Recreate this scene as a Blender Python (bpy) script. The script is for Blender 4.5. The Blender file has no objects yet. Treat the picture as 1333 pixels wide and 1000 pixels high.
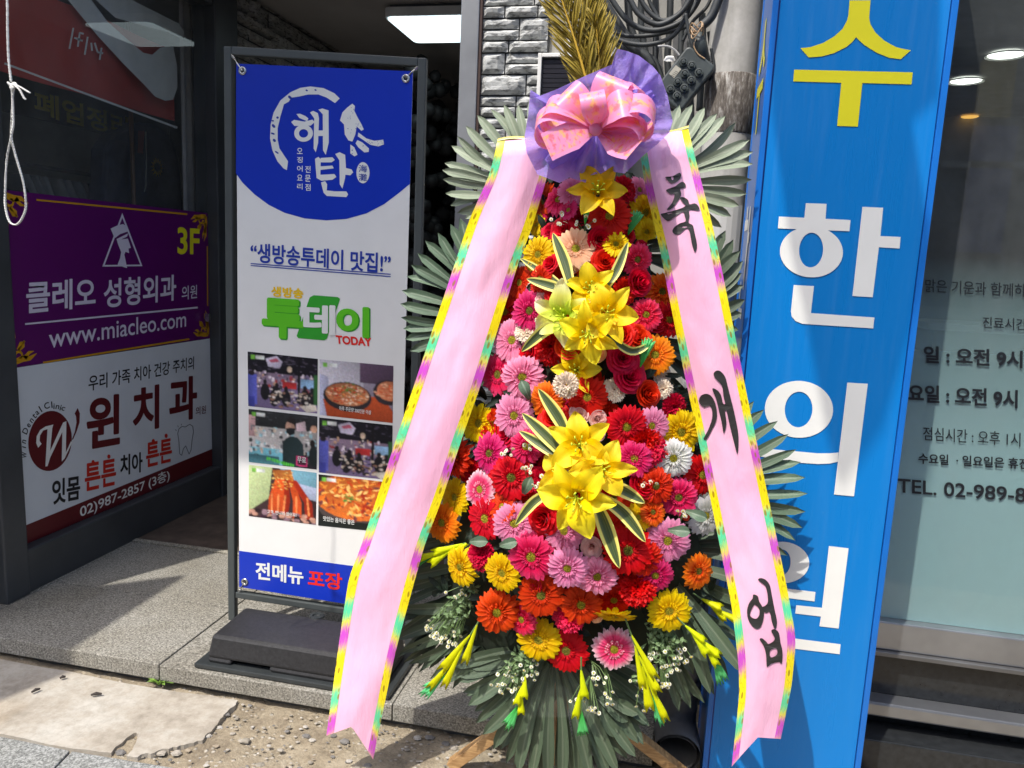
import bpy, math, random
import numpy as np
from math import sin, cos, pi, radians, sqrt, atan2, exp
from mathutils import Vector, Matrix, noise
from mathutils.geometry import tessellate_polygon
random.seed(7)
V = Vector
S = bpy.context.scene
COL = S.collection

# ------------------------------------------------------------------ camera
CAMZ = 1.4
RC = Matrix(((0.97632867, 0.21175005, 0.04409362),
             (0.07642916, -0.14704149, -0.9861731),
             (-0.20233861, 0.96619911, -0.1597447)))      # rows: right, down, forward
F = 1001.0
cam = bpy.data.cameras.new('camera'); cam.sensor_width = 36; cam.lens = 36 * F / 1333
cam.clip_start = .02; cam.clip_end = 500
co = bpy.data.objects.new('camera', cam); COL.objects.link(co)
co.matrix_world = Matrix.Translation((0, 0, CAMZ)) @ Matrix((RC[0], -V(RC[1]), -V(RC[2]))).transposed().to_4x4()
S.camera = co

# ------------------------------------------------------------------ light
SUN_EL = radians(59)
SH = V((.46, .89)).normalized()                            # horizontal way the light travels
SD = V((SH.x * cos(SUN_EL), SH.y * cos(SUN_EL), -sin(SUN_EL)))
w = bpy.data.worlds.new('World'); S.world = w; w.use_nodes = True
nt = w.node_tree; bg = nt.nodes['Background']
sky = nt.nodes.new('ShaderNodeTexSky'); sky.sky_type = 'NISHITA'; sky.sun_disc = False
sky.sun_elevation = SUN_EL; sky.sun_rotation = atan2(-SH.x, -SH.y)
sky.air_density = 1.0; sky.dust_density = 2.5; sky.ozone_density = .6
nt.links.new(sky.outputs[0], bg.inputs[0]); bg.inputs[1].default_value = .15
sl = bpy.data.lights.new('sun', 'SUN'); sl.energy = 2.3; sl.angle = radians(.6); sl.color = (1, .95, .87)
so = bpy.data.objects.new('sun', sl); COL.objects.link(so); so.rotation_euler = SD.to_track_quat('-Z', 'Y').to_euler()
S.view_settings.view_transform = 'Standard'; S.view_settings.look = 'None'
S.view_settings.exposure = .98; S.view_settings.gamma = 1
S.cycles.max_bounces = 8; S.cycles.transparent_max_bounces = 16
S.cycles.use_denoising = True

# ------------------------------------------------------------------ pixel helpers (photo pixels -> points in the place)
CP = V((0, 0, CAMZ))
def ray(x, y):
    d = V((x - 667, y - 500, F)); return RC.transposed() @ d
def onX(x, y, X): r = ray(x, y); return CP + r * (X / r.x)
def onY(x, y, Y): r = ray(x, y); return CP + r * (Y / r.y)
def onZ(x, y, Z): r = ray(x, y); return CP + r * ((Z - CAMZ) / r.z)

class Plane:
    def __init__(s, o, u, v): s.o = V(o); s.u = V(u).normalized(); s.v = V(v).normalized(); s.n = s.u.cross(s.v)
    def px(s, x, y):
        r = ray(x, y); t = (s.o - CP).dot(s.n) / r.dot(s.n); p = CP + r * t - s.o
        return (p.dot(s.u), p.dot(s.v))
    def w(s, a, b, c=0): return s.o + s.u * a + s.v * b + s.n * c
def zm(scale, ox, oy): return lambda p: (ox + p[0] / scale, oy + p[1] / scale)

# ------------------------------------------------------------------ objects
WL = {}
def tag(o, label=None, cat=None, group=None, kind=None):
    if label: o['label'] = label
    if cat: o['category'] = cat
    if group: o['group'] = group
    if kind: o['kind'] = kind
    return o
def thing(name, label, cat, loc=(0, 0, 0), group=None):
    o = bpy.data.objects.new(name, None); COL.objects.link(o); o.location = loc
    o.empty_display_size = .1; WL[o] = V(loc); return tag(o, label, cat, group)

class MB:
    def __init__(s): s.v = []; s.f = []; s.uv = []; s.c = []; s.mi = []; s.cuts = []; s.hasuv = False; s.hasc = False
    def add(s, vs, fs, uv=None, col=None, mi=0):
        k = len(s.v); s.v += [tuple(p) for p in vs]
        s.f += [tuple(i + k for i in f) for f in fs]; s.mi += [mi] * len(fs)
        s.uv += list(uv) if uv else [(0, 0)] * len(vs); s.hasuv |= bool(uv)
        s.c += [col] * len(vs) if col else [(1, 1, 1)] * len(vs); s.hasc |= bool(col)
        return s
    def cut(s): s.cuts.append((len(s.v), len(s.f))); return s      # what follows becomes an object of its own
    def hexa(s, p, **k):
        return s.add(p, [(0, 3, 2, 1), (4, 5, 6, 7), (0, 1, 5, 4), (1, 2, 6, 5), (2, 3, 7, 6), (3, 0, 4, 7)], **k)
    def box(s, x0, x1, y0, y1, z0, z1, **k):
        return s.hexa([(x0, y0, z0), (x1, y0, z0), (x1, y1, z0), (x0, y1, z0), (x0, y0, z1), (x1, y0, z1), (x1, y1, z1), (x0, y1, z1)], **k)
    def pbox(s, P, a0, a1, b0, b1, c0, c1, **k):
        return s.hexa([P.w(a0, b0, c0), P.w(a1, b0, c0), P.w(a1, b0, c1), P.w(a0, b0, c1),
                       P.w(a0, b1, c0), P.w(a1, b1, c0), P.w(a1, b1, c1), P.w(a0, b1, c1)], **k)
    def beam(s, a, b, wd, hg, up=(0, 0, 1), **k):
        a = V(a); b = V(b); d = (b - a).normalized(); x = d.cross(V(up))
        x = x.normalized() if x.length > 1e-5 else V((1, 0, 0)); y = x.cross(d)
        q = lambda p: [p - x * wd / 2 - y * hg / 2, p + x * wd / 2 - y * hg / 2, p + x * wd / 2 + y * hg / 2, p - x * wd / 2 + y * hg / 2]
        return s.hexa(q(a) + q(b), **k)
    def tube(s, pts, r, n=8, cap=True, **k):
        pts = [V(p) for p in pts]; m = len(pts); vs = []; fs = []; uv = []
        up = V((.3, .2, 1)); L = 0
        for i, p in enumerate(pts):
            d = (pts[min(i + 1, m - 1)] - pts[max(i - 1, 0)]).normalized()
            x = d.cross(up)
            if x.length < 1e-4: x = d.cross(V((1, 0, 0)))
            x.normalize(); y = d.cross(x); up = -y if False else up
            rr = r[i] if isinstance(r, (list, tuple)) else r
            if i: L += (p - pts[i - 1]).length
            for j in range(n):
                a = 2 * pi * j / n; vs.append(p + (x * cos(a) + y * sin(a)) * rr); uv.append((j / n, L))
        for i in range(m - 1):
            for j in range(n):
                a = i * n + j; b = i * n + (j + 1) % n; fs.append((a, b, b + n, a + n))
        if cap: fs += [tuple(range(n))[::-1], tuple(range((m - 1) * n, m * n))]
        return s.add(vs, fs, uv=uv, **k)
    def lathe(s, prof, o, ax, n=20, **k):
        o = V(o); ax = V(ax).normalized(); x = ax.orthogonal().normalized(); y = ax.cross(x); vs = []; fs = []
        for r, h in prof:
            for j in range(n):
                a = 2 * pi * j / n; vs.append(o + ax * h + (x * cos(a) + y * sin(a)) * r)
        for i in range(len(prof) - 1):
            for j in range(n):
                a = i * n + j; b = i * n + (j + 1) % n; fs.append((a, b, b + n, a + n))
        return s.add(vs, fs, **k)
    def poly(s, P, loops, c=0, **k):          # flat outline(s) in plane coordinates
        ls = [[V((a, b, 0)) for a, b in l] for l in loops]; flat = [q for l in ls for q in l]
        tr = tessellate_polygon(ls)
        return s.add([P.w(q.x, q.y, c) for q in flat], [tuple(t) for t in tr], **k)
    def slab(s, pts, d, **k):                 # polygon of 3d points thickened by vector d
        n = len(pts); d = V(d); a = [V(p) for p in pts]
        return s.add(a + [p + d for p in a], [tuple(range(n)), tuple(range(2 * n - 1, n - 1, -1))] + [(i, i + n, (i + 1) % n + n, (i + 1) % n) for i in range(n)], **k)
    def grid(s, nu, nv, fn, **k):
        vs = []; uv = []
        for j in range(nv + 1):
            for i in range(nu + 1): vs.append(fn(i / nu, j / nv)); uv.append((i / nu, j / nv))
        fs = [(j * (nu + 1) + i, j * (nu + 1) + i + 1, (j + 1) * (nu + 1) + i + 1, (j + 1) * (nu + 1) + i) for j in range(nv) for i in range(nu)]
        return s.add(vs, fs, uv=uv, **k)
    def mesh(s, name, mats, off=V((0, 0, 0)), smooth=False):
        me = bpy.data.meshes.new(name); me.from_pydata([tuple(V(p) - off) for p in s.v], [], s.f)
        for m in (mats if isinstance(mats, (list, tuple)) else [mats]): me.materials.append(m)
        me.polygons.foreach_set('material_index', s.mi)
        if s.hasuv:
            l = me.uv_layers.new(name='UVMap'); buf = []
            for lp in me.loops: buf += s.uv[lp.vertex_index]
            l.data.foreach_set('uv', buf)
        if s.hasc:
            a = me.color_attributes.new('Col', 'FLOAT_COLOR', 'POINT'); buf = []
            for c in s.c: buf += [c[0], c[1], c[2], 1]
            a.data.foreach_set('color', buf)
        if smooth: me.polygons.foreach_set('use_smooth', [True] * len(me.polygons))
        me.update(); return me
    def obj(s, name, mats, parent=None, smooth=False, bevel=0, loc=None):
        if s.cuts:
            b = [(0, 0)] + s.cuts + [(len(s.v), len(s.f))]; first = None
            for (v0, f0), (v1, f1) in zip(b, b[1:]):
                if f1 > f0:
                    p = MB(); p.add(s.v[v0:v1], [tuple(i - v0 for i in f) for f in s.f[f0:f1]]); o = p.obj(name, mats, parent, smooth, bevel, loc); first = first or o
            return first
        off = WL[parent] if parent else V(loc or (0, 0, 0))
        o = bpy.data.objects.new(name, s.mesh(name, mats, off, smooth)); COL.objects.link(o)
        if parent: o.parent = parent
        else: o.location = off
        WL[o] = off
        if bevel:
            b = o.modifiers.new('bevel', 'BEVEL'); b.width = bevel; b.segments = 2; b.limit_method = 'ANGLE'
        return o

# ------------------------------------------------------------------ materials
def srgb(r, g, b):
    f = lambda c: (c / 255) / 12.92 if c / 255 <= .04045 else ((c / 255 + .055) / 1.055) ** 2.4
    return (f(r), f(g), f(b), 1)
class N:
    def __init__(s, name):
        s.m = bpy.data.materials.new(name); s.m.use_nodes = True; s.t = s.m.node_tree
        s.b = s.t.nodes['Principled BSDF']; s.out = s.t.nodes['Material Output']
    def n(s, kind, **k):
        x = s.t.nodes.new('ShaderNode' + kind)
        for a, v in k.items():
            if a in x.inputs.keys() if isinstance(a, str) else False: s.set(x, a, v)
            else: setattr(x, a, v)
        return x
    def set(s, x, a, v):
        if hasattr(v, 'is_output'): s.t.links.new(v, x.inputs[a])
        else: x.inputs[a].default_value = v
    def co(s, kind='Object', scale=(1, 1, 1)):
        tc = s.n('TexCoord'); mp = s.n('Mapping'); mp.inputs['Scale'].default_value = scale
        s.t.links.new(tc.outputs[kind], mp.inputs[0]); return mp.outputs[0]
    def noise(s, vec, scale, detail=4, rough=.6):
        x = s.n('TexNoise'); s.t.links.new(vec, x.inputs['Vector']); x.inputs['Scale'].default_value = scale
        x.inputs['Detail'].default_value = detail; x.inputs['Roughness'].default_value = rough; return x.outputs['Fac']
    def ramp(s, fac, stops, interp='LINEAR'):
        x = s.n('ValToRGB'); s.t.links.new(fac, x.inputs[0]); r = x.color_ramp; r.interpolation = interp
        while len(r.elements) < len(stops): r.elements.new(.5)
        for e, (p, c) in zip(r.elements, stops): e.position = p; e.color = c if len(c) == 4 else (*c, 1)
        return x.outputs[0]
    def mix(s, fac, a, b, blend='MIX'):
        x = s.n('MixRGB'); x.blend_type = blend
        for i, v in enumerate((fac, a, b)):
            if hasattr(v, 'is_output'): s.t.links.new(v, x.inputs[i])
            else: x.inputs[i].default_value = v if not isinstance(v, tuple) or len(v) == 4 else (*v, 1)
        return x.outputs[0]
    def math(s, op, a, b=0):
        x = s.n('Math'); x.operation = op
        for i, v in enumerate((a, b)):
            if hasattr(v, 'is_output'): s.t.links.new(v, x.inputs[i])
            else: x.inputs[i].default_value = v
        return x.outputs[0]
    def bump(s, h, dist=.002, strength=.6):
        x = s.n('Bump'); s.t.links.new(h, x.inputs['Height']); x.inputs['Distance'].default_value = dist; x.inputs['Strength'].default_value = strength
        s.t.links.new(x.outputs[0], s.b.inputs['Normal'])
    def base(s, c): s.set(s.b, 'Base Color', c); return s
    def p(s, **k):
        names = dict(rough='Roughness', metal='Metallic', spec='Specular IOR Level', alpha='Alpha', trans='Transmission Weight', sss='Subsurface Weight', coat='Coat Weight', sheen='Sheen Weight', ior='IOR')
        for a, v in k.items(): s.set(s.b, names[a], v)
        return s
def simple(name, c, rough=.5, var=.12, scale=8, bump=0, bscale=60, **k):
    m = N(name); v = m.co(); f = m.noise(v, scale)
    lo = tuple(x * (1 - var) for x in c[:3]); hi = tuple(min(1, x * (1 + var)) for x in c[:3])
    m.base(m.ramp(f, [(.3, lo), (.7, hi)])).p(rough=rough, **k)
    if bump: m.bump(m.noise(v, bscale, 5), bump)
    return m.m
def emit(name, c, st):
    m = N(name); m.p(rough=.4).base(c); m.b.inputs['Emission Color'].default_value = c; m.b.inputs['Emission Strength'].default_value = st; return m.m
def glass(name, tint, ior=1.5, rough=.0):
    m = N(name); g = m.n('BsdfGlossy'); g.inputs['Roughness'].default_value = rough; t = m.n('BsdfTransparent'); t.inputs[0].default_value = tint
    fr = m.n('Fresnel'); fr.inputs[0].default_value = ior; x = m.n('MixShader')
    f2 = m.math('MULTIPLY', m.math('MULTIPLY', fr.outputs[0], 1.25), m.math('SUBTRACT', 1, m.n('NewGeometry').outputs['Backfacing']))
    m.t.links.new(f2, x.inputs[0]); m.t.links.new(t.outputs[0], x.inputs[1]); m.t.links.new(g.outputs[0], x.inputs[2]); df = m.n('BsdfDiffuse'); df.inputs[0].default_value = (.6, .62, .62, 1); x2 = m.n('MixShader')
    m.t.links.new(m.ramp(m.noise(m.co('Object', (1, 1, .5)), 5, 6, .7), [(.3, (.015, .015, .015)), (.7, (.06, .06, .06))]), x2.inputs[0])  # patchy pale diffuse in the glass stands in for the haze of street reflections
    m.t.links.new(x.outputs[0], x2.inputs[1]); m.t.links.new(df.outputs[0], x2.inputs[2]); m.t.links.new(x2.outputs[0], m.out.inputs[0]); return m.m
def petal(name, tip, base, mid=None, midp=.5, rough=.5):
    """petal colour runs from the heart (v=0) to the tip (v=1) as it does in the flower, with fine veins along it"""
    m = N(name); uv = m.n('TexCoord').outputs['UV']; sp = m.n('SeparateXYZ'); m.t.links.new(uv, sp.inputs[0])
    st = [(0.02, base), (.98, tip)] if mid is None else [(0.02, base), (midp, mid), (.98, tip)]
    c = m.ramp(sp.outputs[1], st)
    mp = m.n('Mapping'); mp.inputs['Scale'].default_value = (9, .6, 1); m.t.links.new(uv, mp.inputs[0])
    ve = m.noise(mp.outputs[0], 3, 2)
    c2 = m.mix(.22, c, m.ramp(ve, [(.35, (.6, .6, .6)), (.65, (1, 1, 1))]), 'MULTIPLY')
    oi = m.n('ObjectInfo'); hs = m.n('HueSaturation'); m.t.links.new(c2, hs.inputs['Color'])
    m.t.links.new(m.math('ADD', m.math('MULTIPLY', oi.outputs['Random'], .024), .488), hs.inputs['Hue'])
    m.t.links.new(m.math('ADD', m.math('MULTIPLY', oi.outputs['Random'], .16), .95), hs.inputs['Value'])
    m.base(hs.outputs[0]).p(rough=rough, spec=.25); m.bump(ve, .002, .4)
    tr = m.n('BsdfTranslucent'); m.t.links.new(hs.outputs[0], tr.inputs[0]); x = m.n('MixShader'); x.inputs[0].default_value = .38
    m.t.links.new(m.b.outputs[0], x.inputs[1]); m.t.links.new(tr.outputs[0], x.inputs[2]); m.t.links.new(x.outputs[0], m.out.inputs[0])
    return m.m
def leafmat(name, edge, mid, rough=.45, stripes=14, amt=.5, spec=.4):
    m = N(name); uv = m.n('TexCoord').outputs['UV']; sp = m.n('SeparateXYZ'); m.t.links.new(uv, sp.inputs[0])
    d = m.math('MULTIPLY', m.math('ABSOLUTE', m.math('SUBTRACT', sp.outputs[0], .5)), 2)
    mp = m.n('Mapping'); mp.inputs['Scale'].default_value = (stripes, .5, 1); m.t.links.new(uv, mp.inputs[0])
    ve = m.noise(mp.outputs[0], 2, 2)
    c = m.ramp(d, [(.0, mid), (.25, edge), (1, edge)])
    c = m.mix(amt, c, m.ramp(ve, [(.35, (.5, .5, .5)), (.62, (1, 1, 1))]), 'MULTIPLY')
    big = m.noise(m.co(), 9, 2); c = m.mix(.5, c, m.ramp(big, [(.3, (.65, .7, .6)), (.7, (1, 1, 1))]), 'MULTIPLY')
    m.base(c).p(rough=rough, spec=spec); m.bump(ve, .003, .5); return m.m
def paint(name, c, rough=.4, **k):
    return simple(name, c, rough, .04, 5, **k)
def colattr(name, rough=.35):
    m = N(name); a = m.n('VertexColor'); a.layer_name = 'Col'; m.base(a.outputs[0]).p(rough=rough); return m.m

M = {}
# granite
def granite(name, c0, c1, c2):
    m = N(name); v = m.co(); f = m.noise(v, 170, 3, .7); big = m.noise(v, 3, 4); vo = m.n('TexVoronoi'); m.t.links.new(v, vo.inputs['Vector']); vo.inputs['Scale'].default_value = 130
    c = m.ramp(f, [(.36, c0), (.5, c1), (.62, c2)])
    c = m.mix(.35, c, m.ramp(vo.outputs['Color'], [(.2, (.25, .25, .25)), (.6, (1, 1, 1))]), 'MULTIPLY')
    c = m.mix(.55, c, m.ramp(big, [(.35, (.62, .58, .5)), (.62, (1, 1, 1))]), 'MULTIPLY')
    m.base(c).p(rough=.75); m.bump(f, .001, .5); return m.m
M['granite'] = granite('granite', (.11, .105, .09), (.285, .272, .235), (.45, .435, .39))
M['granite_edge'] = granite('granite_edge', (.16, .15, .12), (.36, .34, .28), (.55, .52, .44))
M['paver'] = granite('paver', (.13, .135, .13), (.28, .29, .28), (.44, .45, .44))
m = N('concrete'); v = m.co(); f = m.noise(v, 4, 8, .7); g = m.noise(v, 40, 6, .7); st = m.noise(v, 2.2, 3)
c = m.ramp(f, [(.3, (.22, .19, .15)), (.48, (.40, .36, .30)), (.7, (.52, .50, .45))]); c = m.mix(.5, c, m.ramp(g, [(.35, (.6, .58, .54)), (.6, (1, 1, 1))]), 'MULTIPLY')
c = m.mix(m.ramp(st, [(.55, (0, 0, 0)), (.75, (.5, .5, .5))]), c, (.5, .36, .2)); m.base(c).p(rough=.9); m.bump(m.mix(.5, f, g), .006, .7); M['concrete'] = m.m
m = N('dirt'); v = m.co(); f = m.noise(v, 7, 9, .75); g = m.noise(v, 90, 6, .7); vo = m.n('TexVoronoi'); m.t.links.new(v, vo.inputs['Vector']); vo.inputs['Scale'].default_value = 48; vo.inputs['Randomness'].default_value = 1
c = m.ramp(f, [(.3, (.17, .135, .095)), (.5, (.34, .285, .20)), (.72, (.47, .41, .31))]); c = m.mix(.6, c, m.ramp(g, [(.35, (.5, .47, .44)), (.62, (1, 1, 1))]), 'MULTIPLY')
stn = m.ramp(vo.outputs['Distance'], [(.18, (1, 1, 1)), (.34, (0, 0, 0))]); sel = m.ramp(vo.outputs['Color'], [(.45, (0, 0, 0)), (.5, (1, 1, 1))]); k = m.math('MULTIPLY', stn, sel)
gv = m.n('RGBToBW'); m.t.links.new(vo.outputs['Color'], gv.inputs[0]); c = m.mix(m.math('MULTIPLY', k, .85), c, m.ramp(gv.outputs[0], [(.3, (.2, .18, .15)), (.7, (.5, .46, .39))]))
m.base(c).p(rough=.95); m.bump(m.math('ADD', m.mix(.5, f, g), m.math('MULTIPLY', k, .35)), .012, .9); M['dirt'] = m.m
m = N('asphalt'); v = m.co(); g = m.noise(v, 120, 5, .7); m.base(m.ramp(g, [(.3, (.03, .03, .032)), (.7, (.075, .075, .075))])).p(rough=.9); M['asphalt'] = m.m
def stone(name, lo, hi, crack):
    m = N(name); v = m.co(); f = m.noise(v, 14, 8, .65); w_ = m.noise(m.co('Object', (1, 1, 3)), 30, 6, .7)
    c = m.ramp(f, [(.3, lo), (.65, hi)]); c = m.mix(.8, c, m.ramp(w_, [(.38, crack), (.5, (1, 1, 1))]), 'MULTIPLY')
    m.base(c).p(rough=.95, spec=.1); m.bump(w_, .004, .7); return m.m
M['stone_light'] = stone('stone_light', (.44, .45, .44), (.6, .61, .6), (.22, .22, .22))
M['stone_dark'] = stone('stone_dark', (.26, .25, .22), (.46, .44, .41), (.22, .22, .22))
M['mortar'] = simple('mortar', (.1, .1, .1), .95)
M['grey_metal'] = simple('grey_metal', (.05, .055, .06), .4, .2, 4, spec=.5)
M['frame_grey'] = simple('frame_grey', (.065, .075, .075), .45, .15, 4)
M['black_frame'] = simple('black_frame', (.035, .04, .042), .35, .2, 5)
M['black_plastic'] = simple('black_plastic', (.022, .022, .024), .5, .35, 90, .0008, 400)
M['silver'] = simple('silver', (.33, .34, .36), .38, .2, 3, metal=.5)
M['steel'] = simple('steel', (.33, .34, .36), .32, .3, 3, metal=.8)
M['steel_dark'] = simple('steel_dark', (.16, .16, .16), .4, .3, 3, metal=.6)
M['white_paint'] = simple('white_paint', (.78, .78, .76), .5)
M['ceiling'] = simple('ceiling', (.5, .48, .46), .9, .12, 2)
M['dark_wall'] = simple('dark_wall', (.16, .16, .16), .9, .2, 2)
M['dark_step'] = simple('dark_step', (.07, .07, .075), .5, .3, 6)
M['brown_floor'] = simple('brown_floor', (.09, .065, .05), .6, .4, 12)
M['rope'] = simple('rope', (.75, .74, .7), .9, .2, 300, .001, 500)
M['blackrubber'] = simple('blackrubber', (.035, .04, .043), .55, .35, 14)
M['boxgreen'] = simple('boxgreen', (.05, .062, .062), .5, .3, 20)
M['pvc'] = simple('pvc', (.2, .2, .2), .5, .3, 10)
M['wood'] = N('wood'); m = M['wood']; v = m.co('Object', (3, 3, 22)); f = m.noise(v, 8, 5); m.base(m.ramp(f, [(.3, (.25, .13, .05)), (.7, (.52, .33, .15))])).p(rough=.6); m.bump(f, .001); M['wood'] = m.m
m = N('pole_concrete'); v = m.co(); f = m.noise(v, 9, 6, .7); w_ = m.noise(m.co('Object', (6, 6, .8)), 4, 4)
m.base(m.mix(.5, m.ramp(f, [(.3, (.36, .35, .32)), (.7, (.56, .55, .52))]), m.ramp(w_, [(.3, (.5, .5, .48)), (.6, (1, 1, 1))]), 'MULTIPLY')).p(rough=.85); M['pole'] = m.m
m = N('pole_paper'); v = m.co(); f = m.noise(m.co('Object', (8, 8, 2)), 9, 7, .75); m.base(m.ramp(f, [(.35, (.05, .042, .036)), (.5, (.16, .14, .12)), (.66, (.5, .49, .46))])).p(rough=.9); m.bump(f, .006); M['pole_paper'] = m.m
M['wallgrey'] = simple('wallgrey', (.33, .32, .29), .85, .2, 5)
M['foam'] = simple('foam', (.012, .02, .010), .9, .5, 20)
# signs
m = N('sign_blue'); st = m.noise(m.co('Object', (1, 1, .06)), 40, 4, .7); sp_n = m.noise(m.co(), 55, 5, .8)
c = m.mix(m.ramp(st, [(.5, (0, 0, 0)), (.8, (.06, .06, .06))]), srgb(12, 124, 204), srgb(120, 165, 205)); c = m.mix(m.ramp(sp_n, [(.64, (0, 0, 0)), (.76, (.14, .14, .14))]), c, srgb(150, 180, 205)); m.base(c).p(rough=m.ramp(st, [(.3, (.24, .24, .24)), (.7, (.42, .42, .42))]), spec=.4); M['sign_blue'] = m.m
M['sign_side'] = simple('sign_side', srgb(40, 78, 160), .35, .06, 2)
M['sign_yellow'] = paint('sign_yellow', srgb(236, 228, 40), .35)
M['sign_white'] = paint('sign_white', (.82, .83, .8), .4)
M['purple'] = paint('purple_film', srgb(92, 12, 98), .35)
M['gold'] = paint('gold_film', srgb(205, 150, 25), .4)
M['film_white'] = paint('film_white', (.7, .74, .78), .4)
M['maroon'] = paint('maroon_film', srgb(95, 18, 28), .4)
M['redfilm'] = paint('red_film', srgb(200, 40, 25), .4)
M['blackfilm'] = paint('black_film', (.012, .014, .018), .4)
M['ban_white'] = paint('banner_white', (.85, .85, .83), .34)
M['ban_blue'] = paint('banner_blue', srgb(8, 50, 186), .3)
M['ban_ink'] = paint('banner_ink', srgb(28, 58, 165), .4)
M['ban_red'] = paint('banner_red', srgb(235, 40, 30), .4)
M['ban_yel'] = paint('banner_yellow', srgb(250, 205, 0), .4)
M['ban_gr'] = paint('banner_green', srgb(95, 200, 30), .4)
M['ban_gr2'] = paint('banner_dark_green', srgb(50, 165, 45), .4)
M['photo'] = colattr('photo_print', .3)
M['ink'] = paint('brush_ink', (.028, .027, .026), .55)
M['chrome'] = simple('chrome', (.6, .6, .6), .25, .1, 5, metal=.9)
# window film: etched dots fade out towards the top of the pane
m = N('frost_film'); v = m.co(); sp = m.n('SeparateXYZ'); m.t.links.new(v, sp.inputs[0])
g = m.n('MapRange'); m.t.links.new(sp.outputs[2], g.inputs[0]); g.inputs[1].default_value = .88; g.inputs[2].default_value = 1.46; g.inputs[3].default_value = .95; g.inputs[4].default_value = 0
m.base((.35, .48, .49, 1)).p(rough=.55, alpha=g.outputs[0]); M['frost'] = m.m
M['glass'] = glass('shop_glass', (.9, .92, .92, 1))
M['glass_dark'] = glass('clinic_glass', (.88, .93, .93, 1))
# wreath
m = N('ribbon_pink'); v = m.co(); f = m.noise(v, 6, 3); wv = m.noise(m.co('Object', (1, 1, .12)), 260, 2); cr = m.noise(m.co('Object', (1.6, 1, .7)), 22, 3, .7)
m.base(m.ramp(f, [(.3, srgb(240, 178, 208)[:3]), (.7, srgb(248, 192, 218)[:3])])).p(rough=m.ramp(wv, [(.3, (.3, .3, .3)), (.7, (.5, .5, .5))]), spec=.5); m.bump(m.mix(.25, cr, wv), .006, .35); M['ribbon_pink'] = m.m
m = N('ribbon_border'); uv = m.n('TexCoord').outputs['UV']; sp = m.n('SeparateXYZ'); m.t.links.new(uv, sp.inputs[0])
t = m.math('FRACT', m.math('ADD', m.math('MULTIPLY', sp.outputs[1], 6.7), m.math('MULTIPLY', m.noise(uv, 26, 3), .45))); y_, g_, p_ = srgb(244, 224, 20)[:3], srgb(90, 215, 160)[:3], srgb(205, 80, 200)[:3]
c = m.ramp(t, [(0, y_), (.36, y_), (.46, g_), (.58, g_), (.66, y_), (.74, p_), (.88, p_), (1, y_)])
mp = m.n('Mapping'); mp.inputs['Scale'].default_value = (1.7, 46, 1); m.t.links.new(uv, mp.inputs[0]); vo = m.n('TexVoronoi'); vo.inputs['Scale'].default_value = 1; m.t.links.new(mp.outputs[0], vo.inputs['Vector'])
c = m.mix(m.ramp(vo.outputs['Distance'], [(.2, (.8, .8, .8)), (.3, (0, 0, 0)), (.5, (0, 0, 0)), (.56, (.35, .35, .35)), (.62, (0, 0, 0))]), c, srgb(150, 115, 10)); m.base(c).p(rough=.25, spec=.7); M['border'] = m.m
m = N('bow_print'); uv = m.n('TexCoord').outputs['UV']; sp = m.n('SeparateXYZ'); m.t.links.new(uv, sp.inputs[0]); mp = m.n('Mapping'); mp.inputs['Scale'].default_value = (1.6, 5, 1); m.t.links.new(uv, mp.inputs[0])
pk = (*srgb(252, 148, 198)[:3], 1); f = m.noise(mp.outputs[0], 1.7, 2); mp2 = m.n('Mapping'); mp2.inputs['Location'].default_value = (3.3, 1.7, 0); mp2.inputs['Scale'].default_value = (2.2, 6.5, 1); m.t.links.new(uv, mp2.inputs[0]); f2 = m.noise(mp2.outputs[0], 1.7, 2)
c = m.mix(m.ramp(f, [(.5, (0, 0, 0)), (.62, (.95, .95, .95))]), pk, srgb(254, 190, 95)); c = m.mix(m.ramp(f2, [(.53, (0, 0, 0)), (.64, (.9, .9, .9))]), c, srgb(248, 98, 120))
c = m.mix(.12, c, (1, .9, .95, 1)); e = m.math('GREATER_THAN', m.math('ABSOLUTE', m.math('SUBTRACT', sp.outputs[0], .5)), .37); c = m.mix(e, c, (*srgb(246, 165, 212)[:3], 1)); m.base(c).p(rough=.34, spec=.4); tr = m.n('BsdfTranslucent'); m.t.links.new(c, tr.inputs[0]); x = m.n('MixShader'); x.inputs[0].default_value = .35; m.t.links.new(m.b.outputs[0], x.inputs[1]); m.t.links.new(tr.outputs[0], x.inputs[2]); m.t.links.new(x.outputs[0], m.out.inputs[0]); M['bow'] = m.m
m = N('organza'); v = m.co(); f = m.noise(v, 25, 4); m.base(m.ramp(f, [(.3, srgb(158, 130, 240)[:3]), (.7, srgb(196, 172, 255)[:3])])).p(rough=.45, sheen=.3)
tr = m.n('BsdfTranslucent'); tr.inputs[0].default_value = srgb(190, 165, 255); x = m.n('MixShader'); x.inputs[0].default_value = .45; m.t.links.new(m.b.outputs[0], x.inputs[1]); m.t.links.new(tr.outputs[0], x.inputs[2])
tp = m.n('BsdfTransparent'); x2 = m.n('MixShader'); x2.inputs[0].default_value = .14; m.bump(m.noise(v, 60, 5, .7), .02, .6); m.t.links.new(x.outputs[0], x2.inputs[1]); m.t.links.new(tp.outputs[0], x2.inputs[2]); m.t.links.new(x2.outputs[0], m.out.inputs[0])
M['organza'] = m.m
M['leaf_pale'] = leafmat('leaf_pale', (.33, .39, .28), (.48, .53, .40), .45, 14, .4)
M['leaf_mid'] = leafmat('leaf_mid', (.13, .20, .13), (.30, .38, .28), .4, 12, .45)
M['leaf_dark'] = leafmat('leaf_dark', (.095, .135, .085), (.17, .21, .145), .42, 12, .45)
M['leaf_black'] = leafmat('leaf_black', (.015, .03, .018), (.03, .05, .03), .5)
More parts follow.
